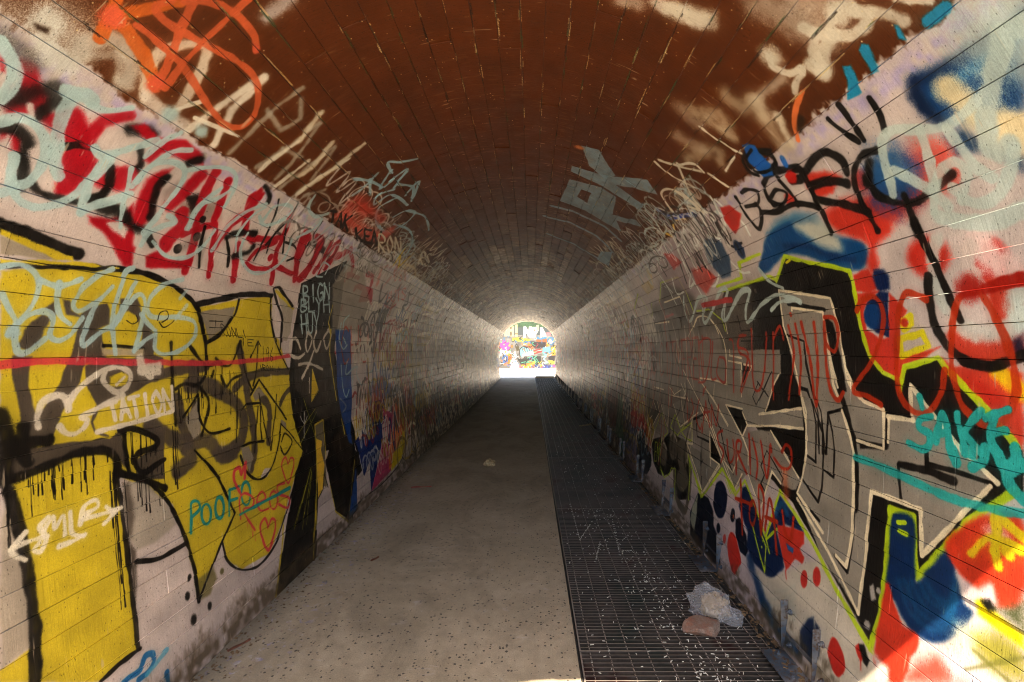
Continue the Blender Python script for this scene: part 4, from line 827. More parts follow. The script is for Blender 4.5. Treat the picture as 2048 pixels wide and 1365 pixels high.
Fi('J', [(1740, 90), (1830, 60), (1960, 140), (1940, 260), (1890, 340), (1790, 210)], (206, 40, 34), 1.); Bl('J', 1935, 510, 4.5, (10, 34, 70), soft=.2, asp=1.3)
Fi('J', [(1560, 420), (1640, 370), (1760, 440), (1840, 620), (1850, 780), (1760, 800), (1620, 640)], (20, 50, 80), 1.5, op=.85); Fi('J', [(1150, 540), (1260, 560), (1340, 640), (1270, 720)], (196, 40, 34), 1.2, op=.85); Fi('J', [(1450, 720), (1560, 680), (1700, 800), (1600, 960), (1500, 860)], (196, 50, 40), 2., op=.8)
L('J', [(1560, 1080), (1850, 1020)], (196, 30, 30), 4); L('J', [(1180, 1200), (1260, 1170)], (150, 24, 20), 2.5)
Fi('J', [(950, 630), (1040, 760), (1060, 900), (1000, 980), (930, 880), (1010, 820)], (190, 170, 130), .8)
for p in ([(1900, 450), (1960, 560)], [(1690, 230), (1800, 440)], [(1500, 640), (1560, 730)]): L('J', p, BLK, 1.6)
# red marker writing
W('K', 'CITYFREN', [(1110, 250), (1560, 170), (1580, 620), (1110, 560)], (168, 46, 30), 2., op=.75)
for p in ([(1530, 240), (1580, 190), (1640, 240), (1600, 600), (1520, 640)], [(1660, 230), (1650, 580), (1700, 600)], [(1720, 400), (1710, 560), (1790, 640), (1790, 420), (1730, 380)], [(1830, 200), (1870, 260), (1880, 740)], [(2000, 160), (1930, 180), (1930, 330), (2010, 380), (2040, 480), (1960, 740)]): S('K', p, RUST, 2., op=.9)
for p, w in (([(380, 680), (370, 740), (430, 780), (400, 950), (390, 1000)], 1.8), ([(450, 640), (460, 900), (480, 1000), (520, 940), (540, 660)], 1.9), ([(580, 660), (580, 1050)], 1.9), ([(580, 700), (620, 620), (640, 700)], 1.9), ([(670, 620), (700, 780), (670, 1050)], 2.), ([(710, 610), (740, 800), (735, 1020)], 2.), ([(745, 600), (800, 850), (830, 1090), (840, 850), (820, 600)], 2.2), ([(880, 570), (940, 580), (960, 680), (940, 770), (890, 720), (880, 600), (890, 850), (920, 1000), (960, 1055), (990, 1010)], 2.2)):
    S('E', p, RUST, w, soft=.2, op=.93)
Bl('E', 683, 555, 1.2, RUST, soft=.3)
for p in ([(1070, 530), (1100, 470), (1170, 450), (1220, 520), (1220, 640), (1160, 820), (1050, 990), (1130, 1030), (1210, 1080)], [(1480, 470), (1400, 430), (1340, 450), (1310, 620), (1300, 900), (1330, 1040), (1400, 1120), (1490, 1120), (1560, 1020), (1580, 880)], [(1780, 420), (1680, 450), (1640, 560), (1620, 800), (1650, 1000), (1730, 1140), (1840, 1200), (1940, 1160), (2000, 1000), (1970, 800), (1880, 560), (1800, 430)]): S('E', p, (178, 40, 18), 2.6, soft=.2, op=.9)
Bl('E', 1730, 400, 4., (150, 16, 12), soft=.5); L('E', [(1830, 400), (2046, 340)], (160, 20, 14), 4.2)
for p in ([(700, 250), (710, 520)], [(750, 310), (770, 420), (720, 540)], [(830, 310), (800, 500), (840, 620), (860, 560)], [(900, 340), (860, 660)], [(900, 330), (940, 600)], [(880, 450), (940, 440)], [(960, 590), (960, 370), (1010, 590), (1035, 370)], [(880, 200), (870, 270), (900, 180)]): S('V', p, RUST, 1.8, op=.9)
for p in ([(190, 690), (150, 720), (160, 800), (200, 870), (180, 960)], [(230, 770), (250, 960), (290, 900), (280, 770)], [(310, 1060), (310, 800), (350, 790), (340, 870), (320, 880), (400, 1060)], [(420, 720), (430, 1060)], [(450, 760), (490, 960), (480, 1100)], [(520, 780), (570, 1090), (600, 820), (610, 870)], [(630, 920), (700, 1010), (770, 1000), (780, 870), (740, 810), (700, 870)]): S('Y', p, (176, 34, 18), 2., op=.9)
S('Z', [(385, 0), (390, 200), (400, 410)], RUST, 2.4); L('Z', [(345, 140), (470, 190)], RUST, 2.6); S('Z', ell(475, 250, 24, 90), RUST, 2.2, closed=True); S('Z', [(540, 420), (520, 60), (560, 140), (540, 420)], RUST, 2.2); S('Z', [(570, 380), (600, 150), (630, 250), (660, 560)], RUST, 2.2); L('Z', [(570, 280), (660, 320)], RUST, 2.4); S('Z', [(700, 240), (720, 400), (760, 460), (785, 290)], (190, 40, 20), 2.4)
S('Y', [(720, 1050), (740, 1250)], (200, 80, 40), 5, soft=.9, op=.5)
# teal signature
TQ = (0, 146, 142)
for p in ([(1505, 1150), (1440, 1165), (1430, 1215), (1490, 1250), (1490, 1320), (1440, 1340), (1370, 1300)], [(1440, 1035), (1452, 1100)], [(1528, 1300), (1572, 1130), (1620, 1365)], [(1545, 1255), (1600, 1240)], [(1655, 1135), (1700, 1365)], [(1795, 1120), (1690, 1240)], [(1690, 1240), (1790, 1365)], [(1830, 1160), (1950, 1112)], [(1880, 1140), (1850, 1270), (1900, 1365)], [(1860, 1250), (1935, 1230)]): S('E', p, TQ, 2.7, soft=.15)
for p in ([(1620, 0), (1650, 80)], [(1700, 0), (1740, 30)], [(1820, 0), (1810, 70), (1750, 110)], [(1870, 0), (1940, 110), (2000, 60), (2000, 0)], [(1950, 100), (1960, 200), (2046, 300)], [(1980, 130), (2040, 90)]): S('F', p, TQ, 3.6, soft=.15)
S('F', [(1060, 50), (1200, 100), (1400, 190), (1600, 280), (1800, 340), (2046, 380)], TQ, 3., soft=.25, op=.85)

# ============ deep in: pale, olive and rust scribble on both walls
rs = random.Random(5)
def scribble(side, d0, d1, s0, s1, n, cols, w0, w1):
    for _ in range(n):
        d = math.exp(rs.uniform(math.log(d0), math.log(d1))); s = rs.uniform(s0, s1)
        k = rs.randint(3, 7); h = rs.uniform(.08, .3)
        p = [(d+i*rs.uniform(.05, .12)+rs.uniform(-.03, .03), side*(s+h*(i % 2)*rs.uniform(.5, 1)+rs.uniform(-.04, .04))) for i in range(k)]
        cv.stroke(p, rs.choice(cols), w=rs.uniform(w0, w1), raw=True, op=rs.uniform(.5, .9), soft=.3)
def tagmark(side, d, s, h, l, col, w, op):
    k = rs.randint(2, 5)
    if rs.random() < .65:                     # running loops
        a0 = rs.uniform(0, 6.3); ax = l/k*rs.uniform(.35, .8); n = k*7; p = []
        hk = [rs.uniform(.45, 1.) for _ in range(k+2)]
        for i in range(n+1):
            t = i/n*k; hh = h*hk[int(t)]
            p.append((d+l*t/k+ax*math.cos(2*math.pi*t+a0), side*(s+h*.5+hh*.5*math.sin(2*math.pi*t+a0)+.12*h*math.sin(t*1.7))))
    else:
        k += 2
        p = [(d+l*i/k+rs.uniform(-.2, .2)*l/k, side*(s+(h*rs.uniform(.6, 1.1) if i % 2 else h*rs.uniform(0, .25)))) for i in range(k+1)]
    cv.stroke(p, col, w=w, raw=True, op=op, soft=.28)
PALE = [(212, 200, 172), (204, 190, 160), (222, 210, 186), (190, 178, 156)]
DARKS = [(40, 32, 26), (62, 50, 40), (30, 24, 22), (84, 66, 48)]
MIX = [(160, 130, 36), (150, 40, 30), (36, 64, 120), (110, 100, 88), (170, 90, 36), (70, 96, 60), (150, 36, 60), (120, 150, 166)]
for side, smin in ((-1, 1.45), (1, 1.45)):
    for _ in range(270):
        d = math.exp(rs.uniform(math.log(5.6 if side < 0 else 6.4), math.log(22)))
        s = rs.uniform(smin, 3.55); h = rs.uniform(.2, .6); l = d*rs.uniform(.06, .2)
        c = rs.choice(rs.choice((PALE, DARKS, DARKS, MIX)))
        tagmark(side, d, s, h, l, c, rs.uniform(1., 2.)+d*rs.uniform(.35, .75), rs.uniform(.6, .97))
    for _ in range(170):                       # big worn pieces: upright bars and blocks
        d = math.exp(rs.uniform(math.log(6.2), math.log(21))); s = rs.uniform(1.6, 3.2); hh = rs.uniform(.2, .7); l = d*rs.uniform(.012, .05)
        q = [(d, side*s), (d+l, side*(s+rs.uniform(-.1, .1))), (d+l*rs.uniform(.7, 1.3), side*(s+hh)), (d+l*rs.uniform(-.3, .3), side*(s+hh*.9))]
        cv.fill(q, rs.choice(rs.choice((PALE, DARKS, MIX, MIX))), 1.5, op=rs.uniform(.35, .8), raw=True)
    for _ in range(130):                       # colour between the near pieces and the dark
        d = math.exp(rs.uniform(math.log(4.4 if side < 0 else 5.), math.log(10))); s = rs.uniform(1.6, 3.3)
        tagmark(side, d, s, rs.uniform(.18, .5), d*rs.uniform(.05, .15), rs.choice([(150, 30, 30), (16, 48, 112), (22, 18, 18), (22, 18, 18), (206, 198, 184), (206, 198, 184), (166, 136, 30), (160, 44, 34), (110, 150, 170)]), rs.uniform(1.2, 2.2)+d*rs.uniform(.15, .4), rs.uniform(.6, .95))
    for _ in range(115):                       # names that climb over the seam on to the vault
        d = math.exp(rs.uniform(math.log(2.6), math.log(11))); s = rs.uniform(.98, 1.42)
        tagmark(side, d, s, rs.uniform(.14, .34), d*rs.uniform(.06, .16), rs.choice([(206, 208, 206), (186, 188, 188), (214, 214, 208), (142, 136, 126), (40, 30, 26), (150, 170, 174), (150, 170, 174)]), rs.uniform(1., 1.8)+d*.08, rs.uniform(.45, .85))
scribble(-1, 6.2, 19, 1.5, 3.3, 120, [(206, 196, 176), (206, 196, 176), (170, 140, 40), (96, 80, 60), (60, 50, 44), (190, 180, 170), (150, 120, 50)], 2, 4.5)
scribble(1, 6.5, 19, 1.5, 3.2, 90, [(206, 196, 176), (198, 184, 164), (150, 60, 40), (150, 146, 60), (90, 80, 70), (190, 180, 170)], 1.6, 3.6)
scribble(-1, 4.5, 14, .9, 1.35, 40, [(200, 190, 165), (206, 196, 176), (150, 130, 100)], 2, 3.2)
scribble(1, 4.5, 14, .9, 1.35, 40, [(200, 190, 165), (206, 196, 176), (150, 130, 100)], 2, 3.2)
W('H', 'LEDASTAR', [(1290, 980), (1650, 1060), (1640, 1180), (1260, 1090)], (212, 200, 172), 2.4); L('H', [(1255, 1090), (1410, 1150)], (216, 200, 164), 5)
W('H', 'TEGRR', [(1230, 1240), (1640, 1190), (1640, 1365), (1230, 1365)], (206, 194, 168), 2.6)
S('K', [(820, 330), (870, 300), (920, 400), (850, 560)], (160, 60, 36), 4, op=.8); S('K', [(690, 0), (720, 40), (770, 0)], (160, 60, 36), 3, op=.8); S('K', [(860, 120), (880, 230)], (160, 60, 36), 3, op=.8)
Fi('K', ell(650, 880, 55, 220), (90, 40, 34), 1.5, op=.9, curve=True); S('K', ell(650, 890, 62, 240, 12), (170, 150, 120), 1.6, closed=True); L('K', [(640, 1130), (650, 1290)], (170, 150, 120), 2.4)
Fi('K', [(700, 760), (740, 800), (750, 1300), (670, 1160)], (40, 90, 60), 1., op=.7)

# worn silver and olive piece, left wall further in
REG['R'] = (780, 600, 9.75)
OLV = (150, 118, 24)
Fi('R', [(540, 260), (900, 260), (1300, 560), (1330, 900), (700, 1365), (430, 1365), (450, 620)], (128, 116, 100), 3., op=.6)
Fi('R', [(960, 200), (1200, 160), (1550, 440), (1450, 620), (1050, 430)], (58, 48, 40), 3., op=.7)
for p, w in (([(630, 170), (900, 260)], 3.4), ([(640, 170), (530, 430)], 3.), ([(540, 705), (780, 745)], 7), ([(530, 720), (530, 870), (700, 875), (690, 1000)], 5), ([(850, 500), (780, 720)], 7), ([(440, 640), (430, 1365)], 4), ([(900, 760), (880, 950)], 6), ([(330, 1310), (620, 1240), (620, 1365)], 7)): L('R', p, OLV, w, op=.85)
for p, w in (([(680, 125), (950, 225)], 7), ([(530, 690), (780, 635)], 5), ([(880, 620), (890, 900)], 3.4), ([(810, 740), (730, 870), (710, 1060)], 4), ([(420, 500), (470, 470), (480, 540)], 4), ([(1200, 580), (1280, 470), (1320, 600)], 5), ([(1150, 520), (1180, 450), (1260, 440)], 5), ([(990, 500), (1060, 450), (1010, 600)], 4.5), ([(1350, 640), (1440, 480)], 5), ([(520, 60), (560, 0)], 2.6), ([(640, 290), (900, 260)], 4), ([(1240, 250), (1330, 330)], 5), ([(1080, 150), (1010, 170)], 3), ([(750, 1060), (800, 1250)], 3.4)): S('R', p, (216, 204, 172), w, op=.9)
for p, w in (([(1550, 430), (1450, 800), (1390, 1100), (1380, 1365)], 9), ([(1320, 1260), (1300, 1365)], 6), ([(970, 920), (960, 990)], 6), ([(1000, 1100), (1080, 1110)], 6), ([(910, 400), (1010, 240)], 6), ([(1050, 440), (1140, 400)], 6), ([(590, 580), (650, 590)], 3)): S('R', p, (44, 34, 26), w, op=.85)
# upright lines of the red and cream writing on the right wall
for _ in range(150):
    d = math.exp(rs.uniform(math.log(3.9), math.log(8.5))); s0 = rs.uniform(1.75, 3.1); h = rs.uniform(.12, .55)
    p = [(d, s0), (d+rs.uniform(-.05, .05), s0+h*.5), (d+rs.uniform(-.08, .08), s0+h)]
    cv.stroke(p, rs.choice([(214, 204, 178), (204, 192, 160), (150, 44, 28), (160, 60, 44), (34, 28, 24), (46, 38, 32), (180, 168, 146)]), w=rs.uniform(1., 2.)+d*.12, raw=True, op=rs.uniform(.45, .85), soft=.25)
for _ in range(90):
    d = math.exp(rs.uniform(math.log(4.6), math.log(9))); s0 = rs.uniform(1.5, 2.9); h = rs.uniform(.12, .5)
    p = [(d, -s0), (d+rs.uniform(-.05, .05), -s0-h*.5), (d+rs.uniform(-.08, .08), -s0-h)]
    cv.stroke(p, rs.choice([(204, 196, 178), (190, 180, 160), (150, 160, 170), (150, 44, 28), (34, 28, 24), (150, 120, 40), (60, 80, 120)]), w=rs.uniform(1., 2.)+d*.14, raw=True, op=rs.uniform(.4, .8), soft=.3)
# ============ vault tags
Fi('A', [(0, 30), (90, 60), (200, 60), (330, 30), (470, 130), (490, 260), (440, 320), (380, 330), (300, 290), (200, 150), (0, 130)], (186, 182, 174), 9., op=.85, curve=True)
S('A', [(280, 100), (270, 220), (310, 330), (400, 380)], (186, 190, 186), 7, soft=.6, op=.8)
Fi('A', [(215, 150), (290, 170), (280, 200), (220, 170)], (40, 22, 12), .8)
S('A', [(470, 300), (560, 240), (680, 230), (760, 290), (770, 400), (730, 480)], (170, 166, 158), 6.5, soft=.6, op=.85)
S('A', [(500, 340), (690, 330), (680, 470)], (176, 170, 160), 3, soft=.6, op=.6)
S('A', [(850, 580), (860, 440), (940, 310), (1080, 260), (1200, 270), (1190, 370), (1130, 500), (1040, 640)], (198, 188, 174), 4.2, soft=.4, op=.85)
S('A', [(850, 560), (940, 640), (1080, 730)], (190, 184, 178), 4.5, soft=.5, op=.8)
L('A', [(1040, 640), (1190, 590)], (198, 192, 180), 2.); L('A', [(1100, 770), (1280, 620), (1540, 450)], (194, 187, 176), 3.6, soft=.5); L('A', [(1540, 460), (1360, 640), (1250, 850)], (194, 187, 176), 3.6, soft=.5); L('A', [(1140, 690), (1260, 740), (1395, 800)], (200, 194, 182), 1.9)
for p in ([(1770, 520), (1600, 640), (1340, 900)], [(1560, 640), (1640, 760), (1760, 700), (1760, 580)], [(1870, 720), (1700, 850), (1500, 980)], [(1870, 730), (1700, 960), (1610, 1050)], [(1650, 870), (1760, 920)], [(1960, 860), (1820, 960), (1640, 1100)], [(1960, 870), (1820, 1050)], [(2040, 920), (1900, 1010), (1740, 1130)], [(1900, 1110), (1780, 1150)]):
    L('A', p, (144, 137, 126), 2.8, soft=.7, op=.8)
for p in ([(1740, 830), (1560, 960), (1520, 1000)], [(1800, 940), (1680, 1040), (1610, 1090)], [(2046, 930), (1860, 1040), (1740, 1140)]):
    L('A', p, (194, 188, 174), 2.8, soft=.5)
for p in ([(110, 580), (30, 680), (0, 720)], [(170, 730), (60, 860), (0, 900)], [(330, 740), (190, 850), (40, 960)]):
    L('G', p, (190, 182, 164), 3.8, soft=.6, op=.9)
L('A', [(1570, 100), (1690, 0)], (176, 170, 172), 6, soft=.7, op=.75)
# orange letters
for p, w in (([(590, 225), (680, 0)], 4.), ([(660, 110), (860, 50), (1040, 10)], 4.2), ([(660, 110), (800, 250), (910, 500)], 4.6), ([(910, 500), (980, 380), (1060, 160), (1140, 0)], 3.),
             ([(970, 520), (1080, 360), (1250, 180), (1460, 0)], 2.6), ([(1080, 0), (1250, 20), (1380, 90), (1480, 200), (1500, 295)], 2.8),
             ([(1000, 0), (910, 30), (930, 90), (1020, 160), (1180, 250), (1340, 330), (1480, 440), (1510, 560), (1480, 680), (1400, 745), (1300, 720), (1200, 590), (1080, 400), (980, 290), (800, 150)], 2.8)):
    S('A', p, ORA if w < 3.5 else (176, 82, 34), w, soft=.2, op=.93)
Bl('A', 660, 100, 3.4, (190, 76, 54), soft=.4); Bl('A', 910, 490, 3., (190, 76, 54), soft=.4); Bl('A', 1500, 290, 1.6, (190, 76, 54), soft=.4)
# light blue names over the red piece
for p, w in (([(0, 250), (60, 330), (90, 420), (60, 520), (0, 580)], 3.8), ([(0, 720), (110, 690), (210, 730), (270, 830), (260, 950), (180, 1060), (90, 1100)], 3.2), ([(400, 540), (500, 560), (540, 590)], 5.), ([(440, 560), (370, 660), (340, 800), (330, 950), (350, 1030)], 4.2), ([(530, 620), (640, 650), (770, 635)], 2.3),
             ([(90, 920), (70, 1080), (120, 1180), (240, 1210), (400, 1170), (500, 1080), (600, 960), (680, 900)], 3.), ([(560, 870), (600, 910), (730, 880), (920, 825)], 3.), ([(0, 1130), (90, 1110)], 3.),
             ([(770, 990), (740, 1130), (700, 1330)], 2.2), ([(480, 1230), (640, 1180), (760, 1140)], 3.4), ([(650, 940), (540, 1060), (470, 1240)], 3.4), ([(770, 1090), (880, 980), (1000, 950), (1080, 990), (1060, 1080), (960, 1210), (840, 1360)], 2.6),
             ([(1120, 880), (1020, 890), (900, 960), (800, 1060)], 2.8), ([(1060, 780), (960, 830), (850, 920)], 2.6), ([(1090, 1000), (1250, 980), (1360, 1000), (1380, 1080), (1280, 1160), (1180, 1200), (1100, 1340)], 2.3)):
    S('A', p, LB, w, soft=.18, op=.92)
Bl('A', 1000, 670, 3., LB, soft=.5); Bl('A', 1180, 770, 3., LB, soft=.5)
for p, w in (([(430, 620), (500, 520), (640, 460), (700, 440), (640, 390)], 2.6), ([(520, 590), (620, 700), (760, 720), (900, 640), (1000, 500)], 2.), ([(980, 660), (1100, 480), (1260, 360), (1400, 310)], 2.6), ([(1160, 670), (1180, 540), (1290, 400), (1400, 330)], 1.8), ([(1350, 400), (1390, 470), (1520, 430), (1600, 350), (1560, 310), (1460, 330), (1380, 430)], 2.2),
             ([(1580, 480), (1360, 470)], .1), ([(1600, 580), (1540, 720), (1420, 820), (1290, 830), (1220, 760), (1200, 640), (1260, 530)], 2.4), ([(1780, 240), (1730, 330), (1780, 400), (1880, 380)], 2.6), ([(1830, 420), (1760, 500), (1640, 560)], 2.4), ([(1060, 180), (940, 270), (860, 350), (780, 490)], 2.4), ([(1170, 100), (1160, 180), (1080, 330)], 2.4)):
    if w > .5: S('Q', p, LB, w, soft=.18, op=.9)
# vault, further in
LB2 = (132, 170, 184)
for p in ([(600, 815), (520, 830), (450, 830), (470, 890)], [(280, 920), (360, 930), (420, 960)], [(400, 890), (340, 950), (270, 1000)], [(360, 920), (360, 1000)], [(470, 870), (410, 970), (500, 900), (550, 870), (480, 960)], [(550, 880), (500, 940), (580, 960), (570, 1030), (610, 930), (540, 1000)], [(480, 970), (400, 1000), (380, 1050), (450, 1000), (500, 1010), (550, 1050)], [(500, 1010), (410, 1060), (390, 1130), (440, 1190), (530, 1150), (590, 1090), (540, 1080), (480, 1110)], [(540, 1080), (640, 1110), (660, 1180)], [(480, 1150), (560, 1180), (575, 1250), (530, 1320)]):
    S('G', p, LB2, 2.6, soft=.2, op=.9)
S('G', [(240, 1090), (290, 1030), (340, 1090)], (186, 50, 36), 12, soft=.8, op=.75); S('G', [(330, 1050), (420, 1130)], (186, 50, 36), 8, soft=.8, op=.6)
Fi('H', [(330, 150), (500, 130), (700, 280), (820, 330), (980, 260), (960, 330), (850, 420), (700, 420), (450, 280)], (200, 76, 64), 4., op=.75)
W('G', 'TAK', [(155, 1080), (270, 1110), (250, 1190), (150, 1130)], (26, 18, 14), 2.2)
W('G', 'KEN', [(280, 1170), (420, 1190), (400, 1260), (290, 1230)], (26, 18, 14), 2.2); W('G', 'RON', [(400, 1200), (520, 1220), (520, 1300), (400, 1290)], (190, 180, 160), 2.2)
L('H', [(1080, 480), (960, 670), (1030, 560), (1010, 690), (1120, 580)], (206, 172, 40), 2.4)
S('H', [(1170, 420), (1060, 500), (960, 640)], LB, 2.2)
W('H', 'JRS', [(1190, 520), (1360, 560), (1320, 680), (1140, 640)], (206, 198, 176), 2.6)
for p in ([(1080, 660), (1170, 700), (1180, 780)], [(1290, 730), (1230, 850)], [(1420, 800), (1370, 880)], [(1480, 770), (1420, 920)], [(1550, 730), (1470, 800)]):
    S('H', p, (200, 184, 150), 2.6, op=.8, soft=.4)
# grey-blue block letters, right of the crown
BG = (112, 138, 152)
Fi('G', [(1440, 745), (1530, 770), (1615, 900), (1560, 915), (1480, 850)], BG, .5, tex=.3); Fi('G', [(1390, 850), (1490, 880), (1600, 905), (1780, 920), (1830, 1000), (1700, 960), (1620, 950), (1760, 1050), (1740, 1075), (1540, 950), (1385, 880)], BG, .5, tex=.3)
Fi('G', [(1380, 920), (1540, 960), (1620, 1010), (1600, 1100), (1720, 1130), (1750, 1165), (1620, 1130), (1650, 1190), (1560, 1140), (1460, 1080), (1330, 1030)], BG, .5, tex=.3)
Fi('G', [(1440, 970), (1490, 990), (1470, 1040), (1420, 1010)], BROWN*255, .4)
for p in ([(1290, 1055), (1400, 1085), (1560, 1160), (1640, 1230)], [(1255, 1110), (1380, 1140), (1520, 1210), (1600, 1290)], [(1270, 1200), (1400, 1250), (1550, 1340)]):
    L('G', p, BG, 5.5, soft=.12, op=.9)
Fi('G', [(1540, 1290), (1600, 1290), (1580, 1364), (1520, 1330)], BG, .5)
Bl('G', 1430, 755, 3, (190, 110, 60), soft=.6)
for p in ([(1950, 560), (2040, 640)], [(1940, 700), (2048, 760)]): L('G', p, (170, 150, 132), 9, soft=.9, op=.6)
L('G', [(1830, 20), (1960, 70), (2048, 110)], (190, 180, 170), 7, soft=.5, op=.85); L('G', [(1640, 0), (1720, 20)], (186, 172, 160), 7, soft=.7, op=.7)
# white throw, upper right
LG = (184, 178, 164)
L('D', [(0, 60), (110, 100), (200, 120)], LG, 8, soft=.6, op=.85)
L('D', [(520, 30), (700, 130), (880, 180)], (176, 162, 148), 12, soft=.8, op=.7); L('D', [(700, 10), (900, 40)], (176, 162, 148), 8, soft=.8, op=.7)
for p, w in (([(960, 40), (920, 120), (930, 190), (1030, 205), (1110, 160), (1130, 90), (1060, 60), (1020, 10)], 4.2), ([(1060, 60), (1200, 80), (1345, 130)], 4.), ([(930, 200), (830, 200), (760, 160)], 4.5), ([(930, 200), (880, 290), (870, 420)], 5.), ([(830, 210), (820, 300), (870, 400)], 4.5), ([(560, 330), (580, 390), (680, 430), (750, 400), (720, 480), (710, 540)], 3.2), ([(1300, 0), (1500, 10)], 2.6)):
    S('D', p, LG, w, soft=.35, op=.93)
Bl('D', 570, 330, 4., LG, soft=.6); Bl('D', 810, 380, 3, LG, soft=.3); Bl('D', 870, 425, 3.4, LG, soft=.3); Bl('D', 960, 80, 4., LG, soft=.5)
L('D', [(640, 460), (470, 590)], LG, 4., soft=.9, op=.6); L('D', [(480, 590), (530, 680)], (196, 186, 166), 7, soft=.8, op=.8)
S('D', [(600, 680), (630, 750), (680, 840)], (200, 188, 168), 4.6, soft=.6)
S('D', [(750, 540), (715, 620), (700, 720), (720, 820)], (218, 110, 62), 2.6)
Fi('D', [(1270, 140), (1310, 150), (1350, 240), (1310, 230)], (0, 120, 160), .4); Fi('D', [(1090, 260), (1130, 270), (1200, 420), (1150, 440), (1075, 300)], (0, 120, 160), .4); Fi('D', [(980, 390), (1030, 380), (1060, 460), (1100, 540), (1020, 580), (1010, 470)], (0, 120, 160), .4)
S('D', [(1580, 50), (1480, 130)], (0, 110, 150), 4); S('D', [(740, 700), (730, 770)], (40, 24, 14), 3, soft=.7)
for p, w in (([(300, 560), (400, 640)], 7), ([(130, 660), (270, 680), (300, 760)], 8), ([(80, 930), (240, 880), (270, 960)], 8), ([(460, 600), (560, 740), (640, 870)], 8), ([(200, 700), (340, 800)], 6)):
    S('D', p, (170, 152, 128), w, soft=.9, op=.7)
for p in ([(150, 740), (270, 830), (390, 900)], [(20, 970), (110, 960), (170, 1010)], [(200, 1020), (320, 1100)], [(0, 1120), (90, 1180)], [(80, 1210), (170, 1240)], [(350, 920), (300, 1000)]):
    S('D', p, (200, 194, 178), 2., soft=.3)
for p in ([(1820, 830), (1900, 900), (2010, 960)], [(1840, 820), (1960, 860), (2047, 880)], [(1930, 840), (2000, 1000), (2047, 1060)]):
    S('G', p, (192, 186, 170), 2.2, soft=.4)
S('G', [(2040, 1070), (1960, 1000), (1880, 970), (1850, 1000), (1900, 1080)], (206, 196, 180), 2.2)
# ------------------------------------------------------------------ wear on the finished paint, with some sheen and groove shade painted in
img = cv.img
hot = np.clip((img[..., 0]-1.7*img[..., 1]-.15)*2, 0, 1)       # sun-bleached, chalky reds
img[..., 0] *= 1-.14*hot; img[..., 1] += .02*hot; img[..., 2] += .02*hot
img *= .95
img *= (1+.13*(cv.speck-.5))[..., None]
pit = (np.random.default_rng(51).random((TH, TW)) > .9972).astype(np.float32); pit[1:] = np.maximum(pit[1:], pit[:-1]*.8)
img *= (1-.5*pit*np.clip(3.5-Dg, .2, 1))[..., None]
img *= tone[..., None]
# grain: fine ridges run round the lining, their cavity shade painted into the tone
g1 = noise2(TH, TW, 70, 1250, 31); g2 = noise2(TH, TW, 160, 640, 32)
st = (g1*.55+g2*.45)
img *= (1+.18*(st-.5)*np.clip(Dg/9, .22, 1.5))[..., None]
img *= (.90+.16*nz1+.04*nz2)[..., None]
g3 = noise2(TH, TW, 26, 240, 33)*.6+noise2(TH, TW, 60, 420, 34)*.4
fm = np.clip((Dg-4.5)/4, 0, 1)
img *= (1.06+1.0*(g3-.5)*fm)[..., None]  # broad dark and pale streaks far in, painted as glint contrast
# soot and weeping in the joints further in, dirt thrown up at the foot of the walls
jt = np.abs(((Sg+SMAX)/PITCH) % 1-.5)
img *= (1-.35*np.clip((jt-.44)/.06, 0, 1)*np.clip((nz2-.3)*2, 0, 1)*np.clip((Dg-1.5)/4, .15, 1))[..., None]
ft = np.clip((np.abs(Sg)-(SMAX-.09-.10*nz1-.05*nz4))/.08, 0, 1)*np.clip(nz2*1.5, 0, 1)
img += (np.array((70, 58, 42), np.float32)/255-img)*(ft*.75)[..., None]
chip = np.clip((st-.80)/.06, 0, 1)*np.clip((nz1-.52)*4, 0, 1)
img += (np.array((188, 172, 150), np.float32)/255-img)*(chip*.5)[..., None]
# far in, groove shade and cream glints painted along the grain
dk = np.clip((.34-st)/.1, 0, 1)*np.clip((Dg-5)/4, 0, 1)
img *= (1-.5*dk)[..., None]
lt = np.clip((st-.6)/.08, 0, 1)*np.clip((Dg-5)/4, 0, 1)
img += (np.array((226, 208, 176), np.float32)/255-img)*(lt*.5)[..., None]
# flakes along the board joints of the vault: old cream and green coats
for k in range(NC+1):
    s = -SMAX+k*PITCH
    if abs(s) > 1.36: continue
    for _ in range(64):
        y = Y0+random.random()**1.6*7
        if y < 1.3: continue
        i = int((s+SMAX)/(2*SMAX)*TH)
        fl_len = random.uniform(.01, .13)
        j0 = int(math.log(y/Y0)/LR*TW); j1 = int(math.log((y+fl_len)/Y0)/LR*TW)+1
        hh = random.choice((1, 2, 2, 3)); i += random.choice((-3, -2, -1, 1, 1))
        c = random.choice(((196, 176, 130), (190, 160, 110), (40, 62, 34), (44, 70, 40), (150, 130, 100), (20, 14, 8), (20, 14, 8)))
        v = img[i:i+hh, j0:j1]
        v += (np.array(c, np.float32)/255-v)*np.random.default_rng(i+j0).random((v.shape[0], v.shape[1], 1)).astype(np.float32)
# thin pale streaks round the vault, painting in its worn sheen
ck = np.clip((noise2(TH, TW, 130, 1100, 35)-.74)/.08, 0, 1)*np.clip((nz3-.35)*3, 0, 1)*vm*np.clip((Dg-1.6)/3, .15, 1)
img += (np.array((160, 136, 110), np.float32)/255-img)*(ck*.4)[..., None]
rs = np.random.default_rng(77)
for _ in range(1500):
    y = 1.3+rs.random()**1.7*6; s = rs.uniform(-1.3, 1.3)
    r = int(rs.integers(1, 3))
    i = int((s+SMAX)/(2*SMAX)*TH); j = int(math.log(y/Y0)/LR*TW)
    v = img[i:i+r, j:j+r]
    v += (np.array((206, 184, 140), np.float32)/255-v)*rs.uniform(.3, .95)
np.clip(img, .012, .93, out=img)

